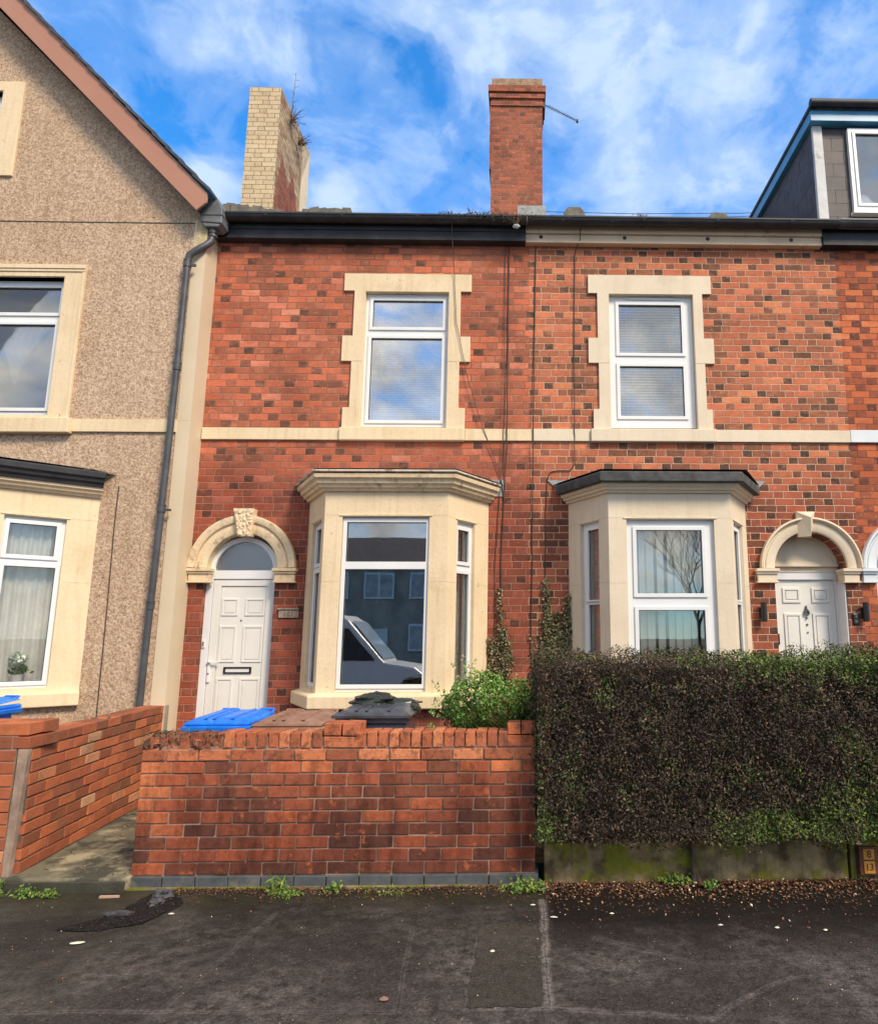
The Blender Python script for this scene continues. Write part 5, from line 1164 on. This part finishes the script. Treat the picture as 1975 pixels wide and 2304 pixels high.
# ================================================================== VEGETATION
def pnoise(P, s, o): return np.array([nz(p, s, o) for p in P])
hg = thing('hedge', (1.9, -2.4, 0), 'large clipped hedge, mostly bare brown twigs with green patches, right of the garden wall', 'hedge')
HX0, HX1, HYF, HYB, HZ0, HZ1 = .105, 4.3, -2.92, -1.75, .30, 1.615
def surf(n, which):
    u = rng.uniform(0, 1, n); v = rng.uniform(0, 1, n)
    if which == 'front': P = np.stack([HX0+(HX1-HX0)*u, np.full(n, HYF), HZ0+(HZ1-HZ0)*v], 1); N = np.tile([0, -1, .1], (n, 1))
    elif which == 'top': P = np.stack([HX0+(HX1-HX0)*u, HYF+(HYB-HYF)*v, np.full(n, HZ1)], 1); N = np.tile([0, -.1, 1.], (n, 1))
    elif which == 'left': P = np.stack([np.full(n, HX0), HYF+(HYB-HYF)*v, HZ0+(HZ1-HZ0)*u], 1); N = np.tile([-1., 0, .1], (n, 1))
    else: P = np.stack([HX0+(HX1-HX0)*u, HYF+(HYB-HYF)*v*.3, np.full(n, HZ0)], 1); N = np.tile([0, -.3, -1.], (n, 1))
    dep = rng.exponential(.06, n)-.015
    bumpv = .07*pnoise(P, 2.6, 1.3)+.07*pnoise(P, 8, 4.1)
    P = P-N*dep[:, None]+N*bumpv[:, None]
    e = .06*pnoise(P*[1, 0, 0]+[0, 0, 3], 2.0, 9.0)+.035*pnoise(P*[1, 0, 0]+[0, 0, 3], 8.0, 2.0)
    P[:, 2] += e*np.clip((P[:, 2]-1.2)/.4, 0, 1)
    low = np.clip((.5-P[:, 2])/.2, 0, 1); P[:, 2] += low*(.05*pnoise(P*[1, 0, 0], 2.2, 2)+.03)
    # rounded top front edge
    r_ = np.clip((P[:, 2]-(HZ1-.12))/.12, 0, 1); P[:, 1] = np.maximum(P[:, 1], HYF+.07*r_**2-.03)
    return P, N, dep
def greenness(P):
    x, z = P[:, 0], P[:, 2]
    g = .9*np.exp(-((x-1.85)/.50)**2-((z-.46)/.14)**2)+.8*np.exp(-((x-2.55)/.35)**2-((z-.52)/.30)**2)
    g += 1.0*np.exp(-((x-2.3)/.8)**2-((z-1.57)/.13)**2)+.25*np.exp(-((z-1.6)/.04)**2)+.8*np.exp(-((x-3.0)/.25)**2-((z-1.1)/.5)**2)+.40*np.exp(-((x-.12)/.07)**2-((z-.8)/.5)**2)
    g += .5*np.exp(-((x-.17)/.10)**2-((z-.42)/.12)**2)+.3*np.exp(-((x-.6)/.12)**2-((z-1.35)/.1)**2)
    return g+.55*pnoise(P, 4.5, 7.0)+.10
PP, NN, DD = zip(*[surf(n_, w_) for n_, w_ in ((105000, 'front'), (26000, 'top'), (16000, 'left'), (7000, 'bot'))])
P = np.concatenate(PP); N = np.concatenate(NN); dep = np.concatenate(DD)
keep = P[:, 0] < 3.6; P, N, dep = P[keep], N[keep], dep[keep]; n = len(P)
g = greenness(P); isg = rng.uniform(0, 1, n) < np.clip(g*1.1-.12, .02, .95)
rn = np.where(isg, rng.uniform(.62, 1.0, n)*np.clip(.86+.2*(g-.3), .8, 1), np.clip(rng.beta(1.2, 2.0, n)*.60+.16*np.clip((P[:, 2]-1.30)/.3, 0, 1)-.06, 0, .59))
kp = isg | (rng.uniform(0, 1, n) < .86+.5*pnoise(P, 9, 2)); P, N, dep, isg, rn = P[kp], N[kp], dep[kp], isg[kp], rn[kp]; n = len(P)
cards('foliage', P, N, np.where(isg, rng.uniform(.016, .030, n), rng.uniform(.012, .026, n)), rn, M_HEDGE, hg, aspect=.55)
# twigs
ii = rng.choice(n, 12000, replace=False); Pt = P[ii]; Nt = N[ii]*.6
cards('twigs', Pt+N[ii]*.006, Nt, rng.uniform(.025, .085, len(ii)), rng.uniform(0, 1, len(ii)), M_TWIG, hg, aspect=.04, fold=.0, up=.9)
mb = MB(); mb.box(HX0+.13, HX1, HYF+.20, HYB, HZ0+.12, HZ1-.09); build('dark_filler', mb, mat('hedge_dark_core', (.010, .008, .006), (.025, .018, .013), 40, .95, .02, 20), hg)  # dark box fills the hedge, shade between leaves put into its colour
for (x, y) in ((1.25, -2.70), (.3, -2.45), (2.0, -2.42)):
    mb = MB()
    for k in range(5 if x == 1.25 else 2):
        a = random.uniform(-1, 1); mb.tube([(x+.035*a*1.6, y-.02*abs(a), -.02), (x+.015*a, y+.0, .10), (x+.008*a, y+.02, .30), (x+.05*a, y+.08, .55)], .017, 7, .009)
    build('trunk', mb, M_BARK, hg, smooth=True)

sh = thing('privet_shrub', (-.3, -2.2, .09), 'bright green leafy privet shrub behind the right end of the garden wall', 'shrub')
n = 11000; P = rng.uniform(-1, 1, (n*2, 3)); P = P[(np.linalg.norm(P, axis=1) < 1)][:n]; n = len(P)
rad = np.linalg.norm(P, axis=1)**.25; P = P/np.linalg.norm(P, axis=1)[:, None]*rad[:, None]
N = P.copy(); C = np.array([-.225, -2.17, 1.20])
P = P*[.40, .32, .225]+C; P += (N*(.14*pnoise(P, 5, 3)+.08*pnoise(P, 12, 1))[:, None])
P[:, 2] = np.where(P[:, 0] > -.1, np.minimum(P[:, 2], 1.40), P[:, 2])
P = P[P[:, 0] < .17]; N = N[:len(P)]; n = len(P)
# loose shoots
S = []; SN = []
for (x, z, dx, dz) in ((-.55, 1.20, -.16, .20), (-.58, 1.12, -.16, .10), (-.44, 1.34, -.06, .28), (-.36, 1.36, .03, .14), (-.10, 1.34, .05, .12), (-.02, 1.33, .04, .10), (-.52, 1.30, -.05, .26), (-.62, 1.25, -.12, .16), (-.40, 1.36, .00, .22), (-.30, 1.35, .02, .18), (-.66, 1.12, -.10, .05), (-.60, 1.18, -.14, .10), (-.48, 1.34, .03, .20), (-.20, 1.36, .02, .10), (-.70, 1.02, -.05, .04)):
    for k in range(34):
        f = rng.uniform(0, 1); S.append((x+dx*f+rng.normal(0, .012), -2.25+rng.normal(0, .03), z+dz*f+rng.normal(0, .008))); SN.append((0, -1, .3))
S = np.array(S); SN = np.array(SN)
rs = np.concatenate([np.clip(rng.beta(2, 2.5, n)*.8+.12+.25*(P[:, 2]-1.2)/.3, 0, .95), np.clip(rng.uniform(.55, 1.05, len(S)), 0, 1)])
cards('foliage', np.concatenate([P, S]), np.concatenate([N, SN]), np.concatenate([rng.uniform(.020, .036, n), rng.uniform(.018, .032, len(S))]), rs, M_SHRUB, sh, aspect=.5)
mb = MB()
for k in range(9):
    x = -.5+.07*k; mb.tube([(x*.4-.15, -2.18, .08), (x, -2.2+.02*k, .7), (x-.02+random.uniform(-.1, .1), -2.25, 1.35)], .012, 6, .004)
build('stem', mb, M_BARK, sh)

def ivy(label, blobs, strands, dens, base):
    iv = thing('ivy', base, label, 'ivy', 'ivy growing on the brick wall'); P = []
    for (x, z, rx, rz, k) in blobs:
        q = rng.normal(0, .55, (k, 2)); P.append(np.stack([x+q[:, 0]*rx, rng.uniform(-.055, -.008, k), z+q[:, 1]*rz], 1))
    for pts, wd, k in strands:
        pts = np.array(pts); f = rng.uniform(0, len(pts)-1.001, k); i = f.astype(int); fr = (f-i)[:, None]
        q = pts[i]*(1-fr)+pts[i+1]*fr; P.append(np.stack([q[:, 0]+rng.normal(0, wd, k), rng.uniform(-.06, -.01, k), q[:, 1]], 1))
    P = np.concatenate(P); n = len(P)
    cards('leaves', P, np.tile([0, -1, .45], (n, 1)), rng.uniform(.022, .040, n), rng.beta(1.5, 1.8, n), M_IVY, iv, aspect=.85)
    mb = MB()
    for pts, wd, k in strands: mb.tube([(a, -.012, b) for a, b in pts], .005, 5)
    build('stem', mb, M_BARK, iv)
ivy('sparse ivy strand climbing the brick beside the left bay above the green shrub', [(-.34, 1.62, .06, .10, 130), (-.20, 1.50, .07, .18, 280), (-.22, 1.75, .05, .10, 120), (-.30, 1.35, .12, .12, 300)],
    [([(-.2, 1.2), (-.24, 1.6), (-.27, 1.95), (-.275, 2.30)], .018, 300), ([(-.34, 1.3), (-.37, 1.75)], .02, 90)], 1, (-.26, -.03, 1.2))
ivy('dense ivy patch on the brick beside the right bay above the brown hedge', [(.34, 1.65, .15, .16, 900), (.47, 1.72, .10, .20, 700), (.30, 1.90, .06, .12, 260), (.40, 1.45, .22, .14, 900), (.50, 1.98, .04, .12, 160)],
    [([(.28, 1.5), (.27, 2.0), (.262, 2.42)], .022, 420), ([(.51, 1.5), (.52, 2.25)], .018, 200), ([(.42, 1.6), (.40, 2.05)], .02, 120)], 1, (.38, -.03, 1.3))

def tuft(name, c, r, n, label, cat, mt, size=(.02, .045), up=.8, h=.06, group=None, aspect=.4):
    o = None; t_ = thing(name, c, label, cat, group)
    P = rng.normal(0, .5, (n, 3))*[r, r*.6, h]; P[:, 2] = np.abs(P[:, 2]); P += np.array(c)
    cards('leaves', P, np.tile([0, -.6, .8], (n, 1)), rng.uniform(*size, n), rng.beta(2, 2, n), mt, t_, aspect=aspect, up=up)
    mb = MB()
    for k in range(5): mb.tube([(c[0], c[1], c[2]-.01), (c[0]+random.uniform(-r, r)*.5, c[1], c[2]+h*.8)], .0018, 4)
    build('stem', mb, M_BARK, t_)
    return t_
G = 'weeds along the foot of the walls'
tuft('weed', (-1.72, -2.80, .0), .07, 160, 'tallest grassy weed at the foot of the garden wall, below the brown bin', 'weed', M_WEED, (.03, .08), 1.6, .11, G, .16)
tuft('weed', (-1.62, -2.86, .0), .10, 170, 'yellow-green spreading weed just right of the grassy tuft', 'weed', M_WEED, (.015, .03), .3, .03, G)
tuft('weed', (-1.33, -2.80, .0), .06, 120, 'small bright green round-leaved weed near the middle of the garden wall', 'weed', M_WEED, (.015, .032), .5, .05, G, .8)
tuft('weed', (.02, -2.82, .0), .12, 320, 'broad leafy yellow-green weed at the joint of garden wall and hedge', 'weed', M_WEED, (.025, .055), .6, .07, G, .38)
tuft('weed', (-3.42, -2.84, .0), .08, 200, 'green weed below the front step, left of a smaller one', 'weed', M_WEED, (.015, .03), .5, .05, G, .6)
tuft('weed', (-3.26, -2.86, .0), .05, 120, 'yellowish weed below the middle of the front step', 'weed', M_WEED, (.02, .04), .8, .05, G, .4)
tuft('weed', (-3.66, -2.84, .0), .10, 200, 'grassy weed at the foot of the left gate pier', 'weed', M_WEED, (.02, .06), 1.2, .08, G, .25)
tuft('weed', (1.10, -2.74, .02), .09, 260, 'dark green weed left of the hedge trunk', 'weed', M_WEED, (.015, .035), .5, .06, G, .6)
tuft('weed', (1.34, -2.80, .0), .05, 140, 'low bluish green weed right of the hedge trunk', 'weed', M_SHRUB, (.015, .03), .4, .04, G, .7)
tuft('weed', (-.95, -2.80, .0), .20, 200, 'straggly thin weed growing in the debris under the black bin', 'weed', M_WEED, (.01, .022), .5, .03, G, .5)
tuft('weed', (-3.20, -1.35, .087), .07, 120, 'small weed growing at the foot of the side wall on the path', 'weed', M_WEED, (.015, .03), .5, .04, G, .5)
# roof plants
def sprig(c, h, n, label, r=.05, mt=M_TWIG, cat='plant', grp='plants in the gutters and chimney'):
    t_ = thing('roof_plant', c, label, cat, grp); mb = MB()
    for k in range(n):
        a = random.uniform(-1, 1); l = h*random.uniform(.4, 1)
        mb.tube([(c[0]+a*r*.3, c[1], c[2]), (c[0]+a*r, c[1]+random.uniform(-.02, .02), c[2]+l*.6), (c[0]+a*r*1.5, c[1], c[2]+l)], .004, 4, .0015)
    build('stem', mb, mt, t_)
    m_ = 22*n; P = rng.normal(0, .5, (m_, 3))*[r*1.6, r*.6, h*.35]+np.array([c[0], c[1], c[2]+h*.25])
    cards('leaves', P, np.tile([0, -1, .3], (m_, 1)), rng.uniform(.012, .028, m_), rng.uniform(0, .7, m_), M_MOSS, t_, aspect=.5)
sprig((-1.48, -.24, 6.88), .10, 3, 'tiny dark sprig standing alone in the gutter of the left brick house')
sprig((-.97, -.26, 6.90), .09, 4, 'low dark tuft in the gutter at the top of the slanting cable', .07)
sprig((-.68, -.24, 6.88), .20, 3, 'tall thin stalk rising from the gutter left of the red chimney', .03)
sprig((-.50, -.27, 6.88), .10, 7, 'mossy clump in the gutter just left of the red chimney base', .14)
sprig((-.12, -.29, 6.80), .17, 9, 'dense dark clump hanging over the gutter below the red chimney', .12)
sprig((1.47, -.24, 6.90), .12, 5, 'small dark sprig in the gutter above the right upper window', .06)
n = 1500; P = np.stack([rng.normal(-.35, .33, n), rng.uniform(-.30, -.20, n), 6.885+rng.normal(0, .028, n)], 1)
ms = thing('gutter_moss', (-.4, -.25, 6.87), 'brown moss and dead growth spilling along the gutter below the red chimney', 'moss')
cards('moss', P, np.tile([0, -1, .6], (n, 1)), rng.uniform(.010, .030, n), rng.uniform(0, .8, n), M_MOSS, ms, aspect=.5)
mb = MB(); mb.blob((-.10, -.30, 6.745), (.045, .02, .03), 2, .3); build('pale_blob', mb, M_LEAD, ms)
def chplant(c, label, n, L_, seed, tall=None):
    random.seed(seed); t_ = thing('roof_plant', c, label, 'plant', 'plants in the gutters and chimney'); mb = MB()
    for k in range(n):
        a = Vector((random.uniform(.1, 1), random.uniform(-.6, .2), random.uniform(-.2, 1))).normalized(); l = L_*random.uniform(.35, 1)
        if tall and k < 2: a = Vector((.08, -.1, 1)).normalized(); l = tall*(1-.3*k)
        e = Vector(c)+a*l; mb.tube([c, Vector(c)+a*l*.5+Vector((0, 0, .03)), e], .007, 4, .003)
        for q in range(5):
            s_ = Vector(c)+a*l*random.uniform(.4, 1); mb.tube([s_, s_+Vector((random.uniform(-.07, .10), 0, random.uniform(-.02, .10)))], .004, 4, .002)
    build('stem', mb, M_TWIG, t_)
    m_ = 200; P = rng.normal(0, .5, (m_, 3))*[L_*.4, L_*.3, L_*.3]+np.array(c)+[.06, 0, .03]
    cards('leaves', P, np.tile([0, -1, .3], (m_, 1)), rng.uniform(.012, .03, m_), rng.uniform(0, .9, m_), M_MOSS, t_, aspect=.5)
chplant((-4.18, 2.95, 10.80), 'leggy weed growing out of the cream chimney with one tall bare stalk', 12, .30, 5, .95)
chplant((-4.16, 3.35, 10.65), 'lower bushy weed on the side edge of the cream chimney', 14, .28, 11)

# ================================================================== GROUND LITTER
n = 6500
x = rng.uniform(.15, 4.0, n); y = -2.70-np.abs(rng.exponential(.13, n)); P = np.stack([x, y, .010*np.array([nz((a, b, 0), .9) for a, b in zip(x, y)])+rng.uniform(.004, .022, n)*np.exp(-(-2.70-y)/.2)+.003], 1)
o = cards('leaf_litter', P, np.tile([0, -.2, 1.6], (n, 1)), rng.uniform(.008, .026, n), rng.beta(1.0, 1.35, n), M_LITTER, None, (0, 0, 0), aspect=.6); tag(o, kind='stuff')
n = 2600
x = rng.uniform(-2.5, .1, n); y = -2.75-np.abs(rng.exponential(.07, n)); P = np.stack([x, y, .010*np.array([nz((a, b, 0), .9) for a, b in zip(x, y)])+rng.uniform(.002, .014, n)], 1)
o = cards('wall_foot_debris', P, np.tile([0, -.2, 1.6], (n, 1)), rng.uniform(.006, .018, n), rng.beta(1.0, 1.8, n), M_LITTER, None, (0, 0, 0), aspect=.7); tag(o, kind='stuff')
n = 900
x = rng.uniform(-3.5, 2.6, n); y = rng.uniform(-4.5, -2.9, n); P = np.stack([x, y, .010*np.array([nz((a, b, 0), .9) for a, b in zip(x, y)])+.006], 1)
o = cards('scattered_bits', P, np.tile([0, 0, 3.], (n, 1)), rng.uniform(.004, .011, n), rng.uniform(.55, 1, n), M_LITTER, None, (0, 0, 0), aspect=.7); tag(o, kind='stuff')
n = 160; P = np.stack([rng.uniform(-3.6, -2.85, n), rng.uniform(-2.7, -.6, n), np.full(n, .093)], 1)
o = cards('path_bits', P, np.tile([0, 0, 3.], (n, 1)), rng.uniform(.01, .03, n), rng.uniform(.3, 1, n), M_LITTER, None, (0, 0, 0), aspect=.7); tag(o, kind='stuff')
MPL = mat('pale_leaf', (.60, .60, .42), (.72, .70, .55), 30, .7); MWH = mat('white_scrap', (.60, .57, .50), rough=.8)
def scrap(name, x, y, sx, sy, label, cat, mt=None, rot=0.0, h=.006):
    mb = MB(); c, s = math.cos(rot), math.sin(rot); k = 10; vs = []
    for i in range(k):
        a = 2*math.pi*i/k; r_ = random.uniform(.75, 1); u, v = math.cos(a)*sx*r_, math.sin(a)*sy*r_
        vs.append((x+u*c-v*s, y+u*s+v*c, .010*nz((x, y, 0), .9)+.006))
    vs.append((x, y, vs[0][2]+h)); mb.add(vs, [(i, (i+1) % k, k) for i in range(k)]+[tuple(reversed(range(k)))])
    return tag(build(name, mb, mt or MWH, None, base=(x, y, 0)), label, cat, 'scraps lying on the pavement')
scrap('fallen_leaf', -2.60, -3.60, .050, .022, 'pale green-white leaf lying below the left kerb stain', 'leaf', MPL, .25)
mb = MB(); mb.tube([(-2.645, -3.61, .012), (-2.74, -3.655, .010)], .004, 5); 
scrap('scrap', .20, -3.305, .030, .010, 'white sliver just right of the pale pavement joint', 'litter', rot=-.2)
scrap('scrap', .07, -3.10, .020, .010, 'white fleck at the top of the pale pavement joint', 'litter')
scrap('fallen_leaf', 1.56, -3.50, .016, .014, 'left of two yellow-white petals under the hedge', 'leaf', MPL)
scrap('fallen_leaf', 1.84, -3.545, .016, .014, 'right of two yellow-white petals under the hedge', 'leaf', MPL)
scrap('fallen_leaf', .575, -3.26, .017, .012, 'small yellow-white petal under the left part of the hedge', 'leaf', MPL)
scrap('scrap', 1.225, -3.45, .018, .010, 'white fleck in the middle of the dark pavement under the hedge', 'litter')
scrap('scrap', -.17, -3.765, .016, .016, 'round pale spot on the patched square of pavement', 'litter', MPL)
scrap('scrap', -2.26, -3.19, .022, .014, 'white fleck at the right tip of the black stain', 'litter')
scrap('brick_chip', -.683, -4.285, .028, .022, 'flat square pinkish brick chip near the bottom of the pavement', 'brick chip', mat('brick_chip', (.22, .13, .10), rough=.9), .1, .012)
mb = MB(); mb.box(-2.90, -2.77, -2.885, -2.868, .0, .014, .002); tag(build('wood_splinter', mb, mat('pale_wood', (.50, .33, .24), rough=.8), None, base=(-2.83, -2.88, 0)), 'pale pinkish wood splinter below the right end of the front step', 'wood splinter')
# black stain and stones
drape('tar_stain', [(-2.86, -3.42), (-2.62, -3.16), (-2.58, -2.82), (-2.40, -2.84), (-2.26, -3.02), (-2.37, -3.34), (-2.60, -3.44)], .007, asphalt_mat('tar', (.011, .010, .010), (.03, .03, .03), .6, .8, False, 4, .3), 8, .010)
MST = mat('dark_rubble', (.022, .022, .025), (.075, .074, .078), 30, .7, .006, 40)
for i, (x, y, z, r_, l) in enumerate(((-2.46, -2.90, .025, (.065, .04, .032), 'rough dark lump of tarmac against the blue-brick plinth'), (-2.45, -3.02, .018, (.055, .045, .022), 'rounded dark lump of tarmac in front of the rough one'), (-2.60, -3.18, .010, (.080, .04, .008), 'flat grey slab of tarmac on the black stain'))):
    mb = MB(); mb.blob((x, y, z), r_, i+2, .5, 22, 14); tag(build('tarmac_lump', mb, MST, None, base=(x, y, 0)), l, 'rubble', 'lumps of old tarmac')

# ================================================================== ACROSS THE STREET (seen only as reflections)
M_OPPG = mat('curtained_pane', (.30, .30, .30), (.50, .49, .47), 3, .4)
def opp(cx, label):
    h = thing('opposite_house', (cx, -28.5, 0), label, 'house', 'houses across the road')
    mb = MB(); mb.box(cx-3.9, cx+3.9, -34, -28.5, 0, 5.4); build('wall', mb, M_OPPW, h)
    mb = MB(); mb.prismx([(-34.4, 5.3), (-28.1, 5.3), (-31.2, 7.1)], cx-4.0, cx+4.0); build('roof', mb, M_SLATE, h)
    for (x, z) in ((cx-2.3, 3.6), (cx+2.3, 3.6), (cx-2.3, 1.0), (cx+2.3, 1.0), (cx, 3.6)):
        mb = MB(); mb.box(x-.75, x+.75, -28.5, -28.42, z, z+1.35); f = build('window', mb, M_PVC, h)
        for s_ in (-1, 1):
            mb = MB(); mb.box(x+s_*.36-.31, x+s_*.36+.31, -28.43, -28.40, z+.1, z+1.25); build('pane', mb, M_OPPG, f)
    mb = MB(); mb.box(cx-.5, cx+.5, -28.5, -28.42, 0, 2.1); build('door', mb, M_DOOR, h)
for cx, l in ((-15.5, 'dark roofed house furthest left across the road'), (-7.3, 'dark roofed house opposite the cream bay'), (.9, 'dark roofed house opposite the brown hedge')): opp(cx, l)
van = thing('parked_van', (-5.6, -12, -.12), 'white van parked across the road, its nose and windscreen mirrored in the bay', 'van')
prof = [(-8.3, .25), (-2.62, .25), (-2.50, .50), (-2.52, .80), (-2.75, .98), (-3.52, 1.10), (-4.45, 2.15), (-4.7, 2.30), (-8.2, 2.32), (-8.35, 2.1)]
mb = MB(); mb.prism(prof, -13.0, -11.1); build('body', mb, M_VAN, van, bevel=.05)
mb = MB(); mb.add([(-3.58, -12.9, 1.16), (-3.58, -11.2, 1.16), (-4.42, -11.25, 2.12), (-4.42, -12.85, 2.12)], [(0, 1, 2, 3)]); mb.v = [(a+.03, b, c+.03) for a, b, c in mb.v]
build('windscreen', mb, mat('van_glass', (.38, .52, .66), rough=.05, spec=1.0), van)
mb = MB(); mb.prism([(-3.75, 1.15), (-4.75, 1.15), (-4.75, 1.95), (-4.45, 1.95)], -11.098, -11.08); build('side_window', mb, M_GASKET, van)
for x in (-3.35, -7.2):
    for y in (-11.12, -12.98):
        mb = MB(); mb.prism([(x+.34*math.cos(2*math.pi*i/24), .22+.34*math.sin(2*math.pi*i/24)) for i in range(24)], y-.1, y+.1); build('wheel', mb, M_RUB, van)
mb = MB(); mb.box(-2.62, -2.50, -11.6, -11.2, .62, .80); build('headlight', mb, M_CHROME, van)
mb = MB(); mb.box(-2.62, -2.50, -12.9, -12.5, .62, .80); build('headlight', mb, M_CHROME, van)
tr = thing('bare_tree', (7.8, -24, 0), 'leafless tree across the road mirrored in the right bay', 'tree')
mb = MB(); random.seed(3)
def grow(p, d, l, r, dep):
    e = p+d*l; mb.tube([p, (p+e)/2+Vector((random.uniform(-.05, .05), 0, 0))*l, e], r, 5 if dep < 3 else 3, r*.65)
    if dep >= 6: return
    for k in range(3 if dep < 5 else 2):
        nd = (d+Vector((random.uniform(-.75, .75), random.uniform(-.6, .6), random.uniform(-.15, .45)))).normalized()
        grow(e if k else p+d*l*.7, nd, l*random.uniform(.62, .82), r*.62, dep+1)
grow(Vector((7.8, -24, 0)), Vector((0, 0, 1)), 2.3, .11, 0)
build('branches', mb, M_BARK, tr)
